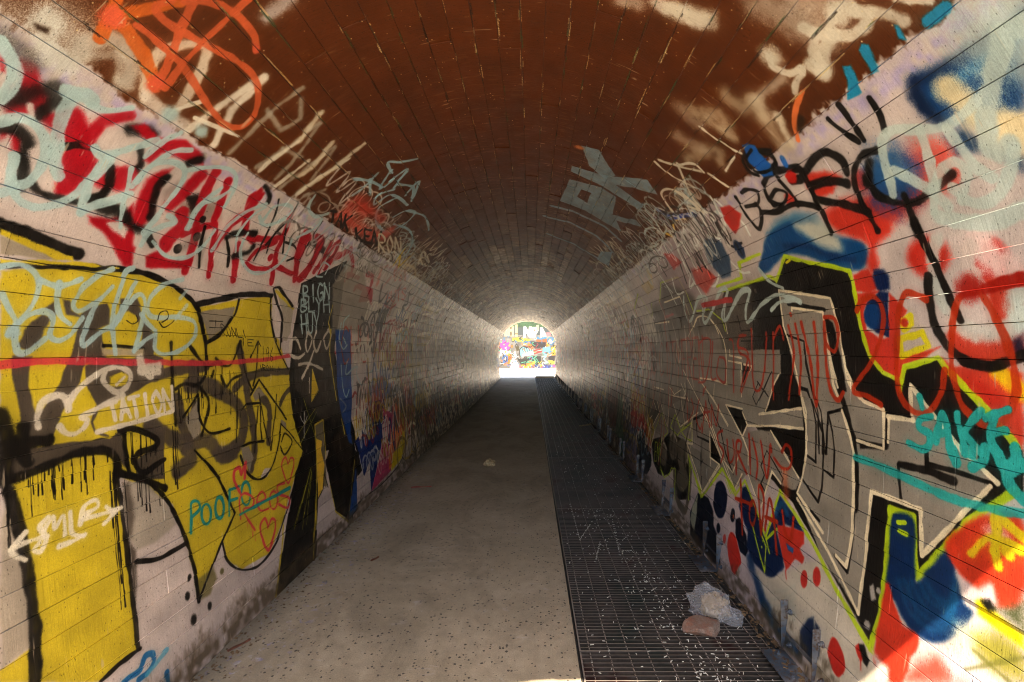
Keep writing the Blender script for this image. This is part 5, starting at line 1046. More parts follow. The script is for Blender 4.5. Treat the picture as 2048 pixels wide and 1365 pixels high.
def to_image(name, arr):
    h, w, _ = arr.shape
    im = bpy.data.images.new(name, w, h, alpha=False, float_buffer=False)
    px = np.ones((h, w, 4), np.float32); px[..., :3] = arr
    im.pixels.foreach_set(px.ravel())
    im.update(); im.pack()
    return im
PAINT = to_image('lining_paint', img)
del cv.speck, cv.cloud
# ------------------------------------------------------------------ materials
def new_mat(name):
    m = bpy.data.materials.new(name); m.use_nodes = True
    nt = m.node_tree
    return m, nt, nt.nodes['Principled BSDF']
def N(nt, t, **kw):
    n = nt.nodes.new(t)
    for k, v in kw.items():
        if isinstance(k, str) and hasattr(n, k): setattr(n, k, v)
    return n
def mth(nt, op, a, b=None, clamp=False):
    n = nt.nodes.new('ShaderNodeMath'); n.operation = op; n.use_clamp = clamp
    for i, x in enumerate((a, b)):
        if x is None: continue
        if isinstance(x, (int, float)): n.inputs[i].default_value = x
        else: nt.links.new(x, n.inputs[i])
    return n.outputs[0]
def mixc(nt, fac, a, b, mode='MIX'):
    n = nt.nodes.new('ShaderNodeMix'); n.data_type = 'RGBA'; n.blend_type = mode
    for i, x in ((0, fac), (6, a), (7, b)):
        if isinstance(x, (int, float)): n.inputs[i].default_value = x
        elif isinstance(x, tuple): n.inputs[i].default_value = (*x, 1) if len(x) == 3 else x
        else: nt.links.new(x, n.inputs[i])
    return n.outputs[2]
def noise(nt, vec, scale, detail=4, rough=.55, dist=0.):
    n = nt.nodes.new('ShaderNodeTexNoise'); n.inputs['Scale'].default_value = scale
    n.inputs['Detail'].default_value = detail; n.inputs['Roughness'].default_value = rough
    n.inputs['Distortion'].default_value = dist
    if vec is not None: nt.links.new(vec, n.inputs['Vector'])
    return n.outputs['Fac']
def ramp(nt, fac, stops):
    n = nt.nodes.new('ShaderNodeValToRGB')
    while len(n.color_ramp.elements) < len(stops): n.color_ramp.elements.new(.5)
    for e, (p, c) in zip(n.color_ramp.elements, stops):
        e.position = p; e.color = (*c, 1) if isinstance(c, tuple) else (c, c, c, 1)
    nt.links.new(fac, n.inputs[0])
    return n.outputs[0]
def comb(nt, x, y, z):
    n = nt.nodes.new('ShaderNodeCombineXYZ')
    for i, v in enumerate((x, y, z)):
        if isinstance(v, (int, float)): n.inputs[i].default_value = v
        else: nt.links.new(v, n.inputs[i])
    return n.outputs[0]
def bump(nt, bsdf, h, strength, dist):
    b = nt.nodes.new('ShaderNodeBump'); b.inputs['Strength'].default_value = strength; b.inputs['Distance'].default_value = dist
    nt.links.new(h, b.inputs['Height']); nt.links.new(b.outputs[0], bsdf.inputs['Normal'])

def lining_material():
    m, nt, bs = new_mat('painted_board')
    geo = N(nt, 'ShaderNodeNewGeometry'); sx = N(nt, 'ShaderNodeSeparateXYZ')
    nt.links.new(geo.outputs['Position'], sx.inputs[0])
    x, y, z = sx.outputs
    dx = mth(nt, 'SUBTRACT', x, XC); dz = mth(nt, 'SUBTRACT', z, ZC)
    th = mth(nt, 'ARCTAN2', dx, mth(nt, 'MAXIMUM', dz, 0.0))
    low = mth(nt, 'MAXIMUM', mth(nt, 'MULTIPLY', dz, -1.0), 0.0)
    s = mth(nt, 'ADD', mth(nt, 'MULTIPLY', th, R), mth(nt, 'MULTIPLY', mth(nt, 'SIGN', dx), low))
    v = mth(nt, 'MULTIPLY', mth(nt, 'ADD', s, SMAX), 1/(2*SMAX))
    u = mth(nt, 'DIVIDE', mth(nt, 'LOGARITHM', mth(nt, 'DIVIDE', y, Y0), math.e), LR)
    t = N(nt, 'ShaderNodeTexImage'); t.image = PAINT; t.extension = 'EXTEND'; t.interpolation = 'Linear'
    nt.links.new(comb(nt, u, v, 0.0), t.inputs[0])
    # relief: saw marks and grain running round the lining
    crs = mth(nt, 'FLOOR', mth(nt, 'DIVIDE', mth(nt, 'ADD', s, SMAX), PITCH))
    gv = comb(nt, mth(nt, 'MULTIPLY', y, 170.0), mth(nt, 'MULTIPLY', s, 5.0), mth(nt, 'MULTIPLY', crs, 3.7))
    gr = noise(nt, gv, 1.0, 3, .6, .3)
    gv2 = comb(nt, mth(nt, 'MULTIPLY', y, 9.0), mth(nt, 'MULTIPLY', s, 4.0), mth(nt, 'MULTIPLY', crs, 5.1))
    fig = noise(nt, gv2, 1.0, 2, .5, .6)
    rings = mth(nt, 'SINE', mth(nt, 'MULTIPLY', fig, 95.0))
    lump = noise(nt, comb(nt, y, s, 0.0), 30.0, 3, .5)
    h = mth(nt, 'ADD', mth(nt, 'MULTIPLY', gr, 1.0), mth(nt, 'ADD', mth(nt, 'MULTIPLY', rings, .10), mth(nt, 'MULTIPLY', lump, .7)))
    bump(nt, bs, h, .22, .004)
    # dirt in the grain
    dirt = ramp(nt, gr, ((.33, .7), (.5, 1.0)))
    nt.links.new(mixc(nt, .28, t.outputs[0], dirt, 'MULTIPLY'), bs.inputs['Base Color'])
    rn = noise(nt, comb(nt, y, s, 2.0), 7.0, 4, .6)
    rv = mth(nt, 'MULTIPLY', mth(nt, 'LESS_THAN', mth(nt, 'ABSOLUTE', s), 1.37), .14)     # the vault paint is flatter
    nt.links.new(mth(nt, 'ADD', ramp(nt, rn, ((.3, .30), (.75, .47))), rv), bs.inputs['Roughness'])
    bs.inputs['Specular IOR Level'].default_value = .28
    return m
M_LINE = lining_material()

def simple_mat(name, col, rough=.7, metal=0., var=.25, scale=12., bump_s=.0, spec=.5):
    m, nt, bs = new_mat(name)
    tc = N(nt, 'ShaderNodeTexCoord')
    n = noise(nt, tc.outputs['Object'], scale, 6, .6)
    c0 = tuple(max(c*(1-var), 0) for c in col); c1 = tuple(min(c*(1+var), 1) for c in col)
    nt.links.new(ramp(nt, n, ((.3, c0), (.7, c1))), bs.inputs['Base Color'])
    bs.inputs['Roughness'].default_value = rough; bs.inputs['Metallic'].default_value = metal
    bs.inputs['Specular IOR Level'].default_value = spec
    if bump_s: bump(nt, bs, n, bump_s, .01)
    return m

def concrete_material():
    m, nt, bs = new_mat('path_concrete')
    geo = N(nt, 'ShaderNodeNewGeometry'); P = geo.outputs['Position']
    sx = N(nt, 'ShaderNodeSeparateXYZ'); nt.links.new(P, sx.inputs[0])
    big = noise(nt, P, 1.6, 5, .6)
    mid = noise(nt, P, 14., 5, .65)
    fine = noise(nt, P, 160., 3, .6)
    base = ramp(nt, big, ((.3, (.35, .285, .20)), (.7, (.45, .37, .27))))
    base = mixc(nt, .6, base, ramp(nt, mid, ((.32, .72), (.65, 1.08))), 'MULTIPLY')
    stain = noise(nt, comb(nt, sx.outputs[0], mth(nt, 'MULTIPLY', sx.outputs[1], .6), 8.0), 2.1, 8, .68, .8)
    base = mixc(nt, .7, base, ramp(nt, stain, ((.34, .62), (.52, 1.0))), 'MULTIPLY')
    base = mixc(nt, .5, base, ramp(nt, fine, ((.3, .55), (.7, 1.25))), 'MULTIPLY')
    # exposed aggregate: dark, a few orange and pale stones
    vo = N(nt, 'ShaderNodeTexVoronoi'); vo.inputs['Scale'].default_value = 62.; vo.inputs['Randomness'].default_value = 1.
    wob = N(nt, 'ShaderNodeVectorMath'); wob.operation = 'MULTIPLY_ADD'
    nn = N(nt, 'ShaderNodeTexNoise'); nn.inputs['Scale'].default_value = 90.; nt.links.new(P, nn.inputs['Vector'])
    nt.links.new(nn.outputs['Color'], wob.inputs[0]); wob.inputs[1].default_value = (.012, .012, .012); nt.links.new(P, wob.inputs[2])
    nt.links.new(wob.outputs[0], vo.inputs['Vector'])
    vs = N(nt, 'ShaderNodeSeparateColor'); nt.links.new(vo.outputs['Color'], vs.inputs[0])
    size = mth(nt, 'MULTIPLY', mth(nt, 'POWER', vs.outputs[0], 2.2), .46)
    on = mth(nt, 'LESS_THAN', vo.outputs['Distance'], size)
    on = mth(nt, 'MULTIPLY', on, mth(nt, 'GREATER_THAN', vs.outputs[1], .35))
    stone = ramp(nt, vs.outputs[2], ((.0, (.02, .018, .016)), (.62, (.06, .05, .045)), (.86, (.17, .075, .03)), (.93, (.42, .38, .33))))
    base = mixc(nt, mth(nt, 'MULTIPLY', on, .85), base, stone)
    # pale scuffs and paint spill along the left wall
    sc = noise(nt, comb(nt, mth(nt, 'MULTIPLY', sx.outputs[0], 1.2), mth(nt, 'MULTIPLY', sx.outputs[1], 2.6), 3.0), 3.2, 7, .72, 1.2)
    base = mixc(nt, mth(nt, 'MULTIPLY', ramp(nt, sc, ((.60, 0.), (.70, 1.))), .45), base, (.46, .42, .40))
    near = mth(nt, 'MULTIPLY', mth(nt, 'SUBTRACT', mth(nt, 'ADD', XC-WF+.42, mth(nt, 'MULTIPLY', mid, .1)), sx.outputs[0]), 3.5, True)
    spl = noise(nt, P, 26., 4, .6, .6)
    hue = N(nt, 'ShaderNodeTexNoise'); hue.inputs['Scale'].default_value = 5.; nt.links.new(P, hue.inputs['Vector'])
    hc = ramp(nt, hue.outputs['Fac'], ((.36, (.02, .06, .05)), (.45, (.22, .2, .42)), (.55, (.5, .48, .5)), (.62, (.22, .05, .05)), (.7, (.05, .12, .2))))
    base = mixc(nt, mth(nt, 'MULTIPLY', near, mth(nt, 'MULTIPLY', ramp(nt, spl, ((.57, 0.), (.66, 1.))), .75)), base, hc)
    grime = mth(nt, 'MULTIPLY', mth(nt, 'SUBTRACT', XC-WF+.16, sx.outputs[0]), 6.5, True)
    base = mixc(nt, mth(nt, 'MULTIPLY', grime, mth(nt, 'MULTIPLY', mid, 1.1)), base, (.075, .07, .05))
    nt.links.new(base, bs.inputs['Base Color'])
    nt.links.new(ramp(nt, mid, ((.3, .62), (.7, .85))), bs.inputs['Roughness'])
    hh = mth(nt, 'ADD', mth(nt, 'MULTIPLY', fine, .6), mth(nt, 'ADD', mid, mth(nt, 'MULTIPLY', on, -.5)))
    bump(nt, bs, hh, .5, .004)
    return m
M_CONC = concrete_material()
M_PAVE = simple_mat('sunlit_paving', (.58, .53, .47), .85, var=.15, scale=3., bump_s=.1)
M_DARK = simple_mat('drain_concrete', (.03, .027, .024), .8, var=.35, scale=9., bump_s=.3)
M_BACK = simple_mat('backing_mortar', (.05, .042, .036), .95, var=.2, scale=20.)
M_EARTH = simple_mat('embankment_earth', (.10, .11, .05), .95, var=.5, scale=2., bump_s=.4)
M_PORTAL = simple_mat('portal_render', (.58, .53, .47), .85, var=.2, scale=4., bump_s=.2)
def steel_material():
    m, nt, bs = new_mat('grating_steel')
    geo = N(nt, 'ShaderNodeNewGeometry'); P = geo.outputs['Position']
    sx = N(nt, 'ShaderNodeSeparateXYZ'); nt.links.new(P, sx.inputs[0])
    n = noise(nt, P, 2.6, 4, .6)
    # worn galvanising with oxblood and dark green overspray
    c = ramp(nt, n, ((.30, (.05, .075, .07)), (.45, (.11, .10, .095)), (.56, (.16, .14, .13)), (.66, (.10, .04, .035))))
    f = noise(nt, P, 60., 4, .6)
    c = mixc(nt, .7, c, ramp(nt, f, ((.3, .55), (.7, 1.3))), 'MULTIPLY')
    sn = N(nt, 'ShaderNodeSeparateXYZ'); nt.links.new(geo.outputs['True Normal'], sn.inputs[0])
    top = mth(nt, 'MULTIPLY', mth(nt, 'GREATER_THAN', sn.outputs[2], .8), .8)     # feet keep the tops rubbed bare
    c = mixc(nt, .9, c, (.34, .31, .30), 'MULTIPLY')
    c = mixc(nt, top, c, (.34, .29, .25))
    nt.links.new(c, bs.inputs['Base Color'])
    bs.inputs['Metallic'].default_value = .35
    nt.links.new(ramp(nt, f, ((.3, .35), (.7, .6))), bs.inputs['Roughness'])
    return m
M_STEEL = steel_material()
M_IRON = simple_mat('black_iron', (.035, .033, .032), .5, .4, .4, 30.)

# ------------------------------------------------------------------ ground and the mass round the tunnel
DX0, DX1 = .2355, 1.215                     # drain covered by the gratings
g = MB()
for (x0, x1, y0, y1) in ((-400, 400, -400, Y0-.45), (-400, 400, Y1+.45, 400)):
    g.quad((x0, y0, -.03), (x1, y0, -.03), (x1, y1, -.03), (x0, y1, -.03))
tag(link('ground', g.mesh('ground'), M_PAVE), kind='structure')
g = MB()
g.box(XC-WF-.15, DX0-.006, Y0-.45, Y1+.44, -.5, 0)
tag(link('path', g.mesh('path'), M_CONC), kind='structure')
g = MB()
g.quad((-6, Y0-.45, -.004), (6, Y0-.45, -.004), (6, -14, -.004), (-6, -14, -.004))
g.quad((-9, Y1+.44, -.004), (9, Y1+.44, -.004), (9, 37.2, -.004), (-9, 37.2, -.004))
tag(link('pavement', g.mesh('pavement'), M_PAVE), kind='structure')
g = MB()
g.box(DX0-.004, DX1+.2, Y0-.45, Y1+.44, -.75, -.42)            # drain floor
g.box(DX1, XC+WF+.12, Y0-.45, Y1+.44, -.42, -.002)             # wall footing beyond the drain
g.box(DX0-.004, DX1, Y0-.452, Y0-.40, -.42, -.03)
g.box(DX0-.004, DX1, Y1+.40, Y1+.442, -.42, -.03)
tag(link('drain_channel', g.mesh('drain_channel'), M_DARK), kind='structure')

def arch_plate(y0, y1, xo, zo, extra=.0):
    """wall with the tunnel opening cut out of it"""
    inner = []
    for s in np.linspace(-SMAX, SMAX, 61):
        x, z, nn = prof(float(s)); inner.append((x-nn[0]*extra, z-nn[1]*extra))
    n = len(inner)
    outer = []
    for (x, z) in inner:
        dx, dz = x-XC, z-ZC
        k = 1e9
        if dx: k = min(k, (xo)/abs(dx))
        if dz > 0: k = min(k, (zo-ZC)/dz)
        if z <= ZC: outer.append((XC+math.copysign(xo, dx), z))
        else: outer.append((XC+dx*k, ZC+dz*k))
    m = MB(); v = []
    for y in (y0, y1):
        for p in inner+outer: v.append((p[0], y, p[1]))
    m.v = v
    T = 2*n
    for i in range(n-1):
        m.f += [(i, i+1, n+i+1, n+i), (T+i+1, T+i, T+n+i, T+n+i+1), (i+1, i, T+i, T+i+1), (n+i, n+i+1, T+n+i+1, T+n+i)]
    m.f += [(0, n, T+n, T), (n-1, T+n-1, T+2*n-1, 2*n-1)]
    return m
for (a, b, zo, lab) in ((Y0, Y0+.40, 3.6, 'rendered portal wall round the near mouth of the tunnel'), (Y1-.40, Y1, 3.2, 'rendered portal wall round the far mouth of the tunnel')):
    o = link('portal_wall', arch_plate(a, b, 9, zo, .225).mesh('portal_wall'), M_PORTAL)
    tag(o, lab, 'portal wall')
g = MB()
yy = [Y0+.03, Y0+2.5, Y1-5, Y1-.03]; zz = [3.5, 5.2, 5.2, 3.15]
xx = [-16, -9.2, -5, 5, 9.2, 16]; fz = [0, .95, 1, 1, .95, 0]
for j, y in enumerate(yy):
    for i, x in enumerate(xx): g.v.append((x, y, zz[j]*fz[i]-.02))
for j in range(3):
    for i in range(5): g.f.append((j*6+i, j*6+i+1, j*6+7+i, j*6+6+i))
tag(link('embankment', g.mesh('embankment'), M_EARTH), kind='structure')

# ------------------------------------------------------------------ lining: left wall, vault, right wall
TH_B = .022
def lining_root(name, label):
    return tag(empty(name, (XC, Y0, 0)), label, 'wall' if 'wall' in name else 'vault')
NW = 14
roots = {
 'L': lining_root('tunnel_wall', 'left tunnel wall with large yellow and black graffiti lettering'),
 'V': lining_root('tunnel_vault', 'red-brown painted board vault curving over the tunnel'),
 'R': lining_root('tunnel_wall', 'right tunnel wall with grey lettering, red paint and lime outlines')}
def backing(s0, s1, key):
    m = MB(); ss = np.linspace(s0, s1, max(int((s1-s0)/.06), 3)); n = len(ss)
    for off in ((.013 if key == 'V' else .007), .22):
        for y in (Y0, Y1):
            for s in ss:
                x, z, nn = prof(float(s)); m.v.append((x-nn[0]*off, y, z-nn[1]*off))
    for i in range(n-1):
        m.f += [(i, i+1, n+i+1, n+i), (2*n+i+1, 2*n+i, 3*n+i, 3*n+i+1), (i+1, i, 2*n+i, 2*n+i+1), (n+i, n+i+1, 3*n+i+1, 3*n+i)]
    m.f += [(0, n, 3*n, 2*n), (n-1, 3*n-1, 4*n-1, 2*n-1)]
    o = link('backing', smooth(m.mesh('backing')), M_LINE)
    o.parent = roots[key]; o.matrix_parent_inverse = Matrix.Translation(-roots[key].location)
SA = -SMAX+NW*PITCH
backing(-SMAX-.1, SA, 'L'); backing(SA, -SA, 'V'); backing(-SA, SMAX+.1, 'R')
def board_matrix(k, a, b, lift):
    s = -SMAX+(k+.5)*PITCH
    x, z, n = prof(s)
    nv = Vector((n[0], 0, n[1])); yv = Vector((0, 1, 0)); xv = yv.cross(nv)
    M = Matrix((xv, yv, nv)).transposed().to_4x4()
    p = Vector((x, (a+b)/2, z))+nv*lift
    M.translation = p
    return M
bmesh_cache = {}
def board_mesh(l, gap):
    q = (round(l, 2), gap)
    if q not in bmesh_cache:
        m = MB(); m.slab(PITCH/2-gap, q[0]-2*gap, TH_B, .0004 if gap > .0011 else .0010); me = m.mesh('plank'); me.materials.append(M_LINE); bmesh_cache[q] = me
    return bmesh_cache[q]
br = random.Random(3)
groups = {'L': [], 'V': [], 'R': []}
for (k, a, b) in BOARDS:
    key = 'L' if k < NW else ('R' if k >= NC-NW else 'V')
    vis = b-max(a, 1.25)
    if vis < .02: size = 0
    else:
        aa = max(a, 1.3); size = 1/aa-1/(max(b, aa+.01)) if key != 'V' else (1/max(a, 1.9)-1/max(b, 1.95))*(1/max(a, 1.9))
    groups[key].append((size, k, a, b))
for key, blist in groups.items():
    blist.sort(reverse=True)
    root = roots[key]; inv = Matrix.Translation(root.location).inverted()
    rest = MB(); gap = .0013 if key == 'V' else .0008
    for n, (size, k, a, b) in enumerate(blist):
        M = board_matrix(k, a, b, br.uniform(-.0022, .0022)*(1.5 if key == 'V' else 1))
        if n < 300:
            o = bpy.data.objects.new('plank', board_mesh(b-a, gap)); COL.objects.link(o)
            o.parent = root; o.matrix_local = inv @ M
        else:
            rest.slab(PITCH/2-gap, b-a-2*gap, TH_B, .0004 if gap > .0011 else .0010, M)
    if rest.v:
        o = link('far_planks', rest.mesh('far_planks'), M_LINE)
        o.parent = root; o.matrix_parent_inverse = inv
        tag(o, kind='stuff')
# ------------------------------------------------------------------ drain gratings
GX0, GX1 = DX0+.012, DX1-.012
PL = 1.05
G0 = 2.347-PL*2
ORD = ['first', 'second', 'third', 'fourth', 'fifth', 'sixth', 'seventh', 'eighth', 'ninth', 'tenth', 'eleventh', 'twelfth', 'thirteenth', 'fourteenth', 'fifteenth', 'sixteenth', 'seventeenth', 'eighteenth', 'nineteenth', 'twentieth', 'twenty-first', 'twenty-second', 'twenty-third', 'twenty-fourth']
W_G = GX1-GX0
def me_box(name, x0, x1, y0, y1, z0, z1, mat):
    m = MB(); m.box(x0, x1, y0, y1, z0, z1); me = m.mesh(name); me.materials.append(mat); return me
bar_me = me_box('bearing_bar', 0, W_G, -.002, .002, -.028, 0, M_STEEL)
end_me = me_box('end_bar', 0, W_G, -.0025, .0025, -.03, .001, M_STEEL)
def rod_mesh():
    m = MB(); n = 70; r = .0042
    for i in range(n+1):                        # twisted square rod
        a = i*.55; y = .01+(PL-.02)*i/n
        for k in range(4):
            m.v.append((r*math.cos(a+k*math.pi/2), y, -.0052+r*math.sin(a+k*math.pi/2)))
    for i in range(n):
        for k in range(4):
            j = (k+1) % 4
            m.f.append((4*i+k, 4*i+j, 4*i+4+j, 4*i+4+k))
    me = m.mesh('cross_rod'); me.materials.append(M_STEEL); return me
rod_me = rod_mesh()
NB = 34
rods = [W_G*(i+.5)/10 for i in range(10)]
joined = MB()
for i in range(1, NB+1): joined.box(0, W_G, PL*i/(NB+1)-.002, PL*i/(NB+1)+.002, -.028, 0)
bars_me = joined.mesh('bearing_bars'); bars_me.materials.append(M_STEEL)
joined = MB()
for x in rods: joined.box(x-.0035, x+.0035, .01, PL-.01, -.009, -.001)
rods_me = joined.mesh('cross_rods'); rods_me.materials.append(M_STEEL)
seat_me = me_box('side_bar', -.004, .004, .002, PL-.002, -.03, -.001, M_STEEL)
gi = 0
y = G0
while y < Y1+.35:
    if y+PL > 2.05:
        root = tag(empty('grating_panel', (GX0, y, -.004-.002*random.random())), '%s steel grating panel over the drain, counted from the near end' % ORD[min(gi, 23)], 'grating', 'steel gratings over the drain')
        root.rotation_euler = (random.uniform(-.0015, .0015), 0, 0)
        for yy_ in (.003, PL-.003): link('end_bar', end_me, None, root, (0, yy_, 0))
        for xx_ in (0, W_G): link('side_bar', seat_me, None, root, (xx_, 0, 0))
        if gi < 5:
            for i in range(1, NB+1): link('bearing_bar', bar_me, None, root, (0, PL*i/(NB+1), random.uniform(-.0006, .0006)))
            for x in rods: link('cross_rod', rod_me, None, root, (x, 0, 0))
        else:
            tag(link('bearing_bars', bars_me, None, root), kind='stuff'); tag(link('cross_rods', rods_me, None, root), kind='stuff')
        gi += 1
    y += PL
m = MB()
m.box(DX0-.006, DX0+.003, Y0-.42, Y1+.42, -.06, .003); m.box(DX0-.003, GX0-.003, Y0-.42, Y1+.42, -.07, -.045)
tag(link('drain_edge_angle', m.mesh('drain_edge_angle'), M_IRON), 'black iron angle edging the path beside the drain gratings', 'edge angle')
m = MB()
m.box(DX1-.009, DX1+.004, Y0-.42, Y1+.42, -.06, .012); m.box(GX1+.003, DX1+.002, Y0-.42, Y1+.42, -.07, -.045)
tag(link('wall_edge_angle', m.mesh('wall_edge_angle'), M_IRON), 'black iron angle between the gratings and the right wall', 'edge angle')

# ------------------------------------------------------------------ hold-down brackets on the right wall
def painted_steel():
    m, nt, bs = new_mat('painted_bracket_steel')
    geo = N(nt, 'ShaderNodeNewGeometry'); P = geo.outputs['Position']
    n = noise(nt, P, 3.2, 3, .6); f = noise(nt, P, 45., 4, .7)
    c = ramp(nt, n, ((.38, (.02, .035, .07)), (.48, (.17, .17, .18)), (.56, (.05, .08, .12)), (.66, (.03, .03, .035))))
    c = mixc(nt, ramp(nt, f, ((.5, 0.), (.62, 1.))), c, (.09, .05, .03))
    nt.links.new(c, bs.inputs['Base Color']); bs.inputs['Roughness'].default_value = .45; bs.inputs['Metallic'].default_value = .2
    bump(nt, bs, f, .3, .004)
    return m
M_BRK = painted_steel()
WX = float(XC+half(.12))
def bevel_box(name, x0, x1, y0, y1, z0, z1, mat, bv=.003):
    bm = bmesh.new(); bmesh.ops.create_cube(bm, size=1)
    for v in bm.verts: v.co = Vector(((x0+x1)/2+v.co.x*(x1-x0), (y0+y1)/2+v.co.y*(y1-y0), (z0+z1)/2+v.co.z*(z1-z0)))
    bmesh.ops.bevel(bm, geom=bm.edges[:], offset=bv, segments=1, affect='EDGES')
    me = bpy.data.meshes.new(name); bm.to_mesh(me); bm.free(); me.materials.append(mat); return me
flange_me = bevel_box('flange', -.024, .012, -.004, .004, 0, .25, M_BRK)
plate_me = bevel_box('back_plate', -.004, .012, -.125, .125, .02, .10, M_BRK)
foot_me = bevel_box('foot_plate', -.13, -.005, -.125, .125, 0.0, .008, M_BRK)
bm_ = MB()
bm_.cyl((0, 0, 0), (-.007, 0, 0), .014, 12); bm_.cyl((-.007, 0, 0), (-.016, 0, 0), .0105, 6); bm_.cyl((-.016, 0, 0), (-.024, 0, 0), .0055, 8)
bolt_me = bm_.mesh('bolt'); bolt_me.materials.append(M_BRK)
bm_ = MB(); bm_.cyl((0, 0, 0), (0, 0, .007), .0105, 6); bm_.cyl((0, 0, .007), (0, 0, .014), .0055, 8)
nut_me = bm_.mesh('nut'); nut_me.materials.append(M_BRK)
for i in range(21):
    yc = 2.205+1.066*i
    root = tag(empty('wall_bracket', (WX, yc, .012)), '%s painted steel bracket bolted to the foot of the right wall, counted from near' % ORD[i], 'bracket', 'hold-down brackets along the right wall')
    for s in (-1, 1):
        o = link('flange', flange_me, None, root, (0, s*.125, 0)); o.rotation_euler = (0, random.uniform(-.02, .03), random.uniform(-.04, .04))
        for z in (.055, .215): link('bolt', bolt_me, None, root, (-.003, s*.125-.05, z))
        link('nut', nut_me, None, root, (-.08+random.uniform(-.02, .02), s*.085, .008))
    link('back_plate', plate_me, None, root); link('foot_plate', foot_me, None, root)

# ------------------------------------------------------------------ litter
def at_floor(px, py, z=0.):
    d = FPX*(EYE-z)/(py-VPY)
    return Vector(((px-VPX)/FPX*d, d, z))
M_FLAKE = simple_mat('white_plastic', (.60, .59, .54), .6, var=.3, scale=40.)
fl = MB(); rf = random.Random(9)
def flake(x, y):
    l = rf.uniform(.007, .02); t = rf.uniform(.0012, .0024)
    yaw = rf.gauss(math.pi/2, .9); pit = rf.choice((0, 0, rf.uniform(.3, 1.2)))
    M = Matrix.Translation((x, y, .001+rf.uniform(-.002, .004)+(l*.3*math.sin(pit)))) @ Matrix.Rotation(yaw, 4, 'Z') @ Matrix.Rotation(pit, 4, 'Y')
    fl.box(-l/2, l/2, -t, t, -.0012, .0012, M)
for _ in range(430):
    d = 2.1+rf.random()**1.5*2.3
    x = .86-.10*(d-2.1)+rf.gauss(0, .10) if rf.random() < .62 else rf.uniform(.27, 1.2)
    if .27 < x < 1.2: flake(x, d)
for _ in range(150): flake(rf.uniform(.35, 1.15), 4.2+rf.random()**1.3*4.)
for (a, b) in (((1140, 1010), (1160, 1080)), ((1160, 1080), (1180, 1050)), ((1225, 1040), (1240, 1110)), ((1200, 1085), (1192, 1120))):
    for t in np.linspace(0, 1, 16):
        p = at_floor(a[0]+(b[0]-a[0])*t, a[1]+(b[1]-a[1])*t)
        if p.x > .27: flake(p.x, p.y)
tag(link('litter_flakes', fl.mesh('litter_flakes'), M_FLAKE), 'white plastic litter flakes strewn over the gratings', 'litter', kind='stuff')

def crumple(name, rx, ry, rz, seed, amp, sub=4, freq=7., flat=0.):
    from mathutils import noise as mn
    bm = bmesh.new(); bmesh.ops.create_icosphere(bm, subdivisions=sub, radius=1)
    off = Vector((seed*3.1, seed*1.7, seed*.9))
    for v in bm.verts:
        n = v.co.normalized()
        w = n+Vector((mn.noise(n*2+off), mn.noise(n*2-off), 0))*.25
        r = 1-amp*(.55*abs(mn.noise(w*freq*.32+off))+.40*abs(mn.noise(w*freq*.75+off*2))+.20*abs(mn.noise(w*freq*1.7+off)))
        q = n*r
        v.co = Vector((q.x*rx, q.y*ry, max(q.z, -.35+flat)*rz))
    zmin = min(v.co.z for v in bm.verts)
    for v in bm.verts: v.co.z -= zmin
    me = bpy.data.meshes.new(name); bm.to_mesh(me); bm.free()
    return me
def plastic_material():
    m, nt, bs = new_mat('clear_plastic_film')
    out = nt.nodes['Material Output']
    tc = N(nt, 'ShaderNodeTexCoord'); n = noise(nt, tc.outputs['Object'], 15., 3, .5, 1.2)
    bs.inputs['Base Color'].default_value = (.62, .62, .65, 1); bs.inputs['Roughness'].default_value = .12; bs.inputs['Specular IOR Level'].default_value = .9
    bump(nt, bs, n, .35, .02)
    tr = N(nt, 'ShaderNodeBsdfTransparent'); tr.inputs[0].default_value = (.93, .93, .95, 1)
    mx = N(nt, 'ShaderNodeMixShader')
    lw = N(nt, 'ShaderNodeLayerWeight'); lw.inputs[0].default_value = .35
    nt.links.new(mth(nt, 'ADD', mth(nt, 'MULTIPLY', mth(nt, 'POWER', lw.outputs['Facing'], 1.5), .55), .15), mx.inputs[0])
    nt.links.new(tr.outputs[0], mx.inputs[1]); nt.links.new(bs.outputs[0], mx.inputs[2])
    nt.links.new(mx.outputs[0], out.inputs['Surface'])
    return m
M_FILM = plastic_material()
M_PAPER = simple_mat('tan_paper', (.36, .26, .16), .85, var=.2, scale=14., bump_s=.3)
p = at_floor(1418, 1228)
bag = tag(empty('plastic_bag', (p.x, p.y, 0)), 'crumpled clear plastic bag with tan paper inside, lying on the gratings', 'bag')
bag.rotation_euler = (0, 0, -.5)
link('film', crumple('film', .14, .10, .135, 1, .75, 3, 4.5), M_FILM, bag)
o = link('neck', crumple('neck', .08, .055, .07, 6, .8, 3, 4.5), M_FILM, bag, (.115, -.03, 0)); o.rotation_euler = (0, .2, .3)
link('paper_inside', crumple('paper_inside', .10, .062, .098, 4, .9, 4, 4.), M_PAPER, bag, (.03, .005, .004))
def rock_material():
    m, nt, bs = new_mat('broken_brick')
    tc = N(nt, 'ShaderNodeTexCoord'); P = tc.outputs['Object']
    n = noise(nt, P, 16., 6, .7); f = noise(nt, P, 120., 3, .6)
    c = ramp(nt, n, ((.32, (.30, .105, .06)), (.5, (.24, .15, .115)), (.7, (.30, .235, .20))))
    c = mixc(nt, .6, c, ramp(nt, f, ((.3, .6), (.7, 1.2))), 'MULTIPLY')
    nt.links.new(c, bs.inputs['Base Color']); bs.inputs['Roughness'].default_value = .9; bump(nt, bs, mth(nt, 'ADD', n, f), .7, .008)
    return m
p = at_floor(1405, 1262)
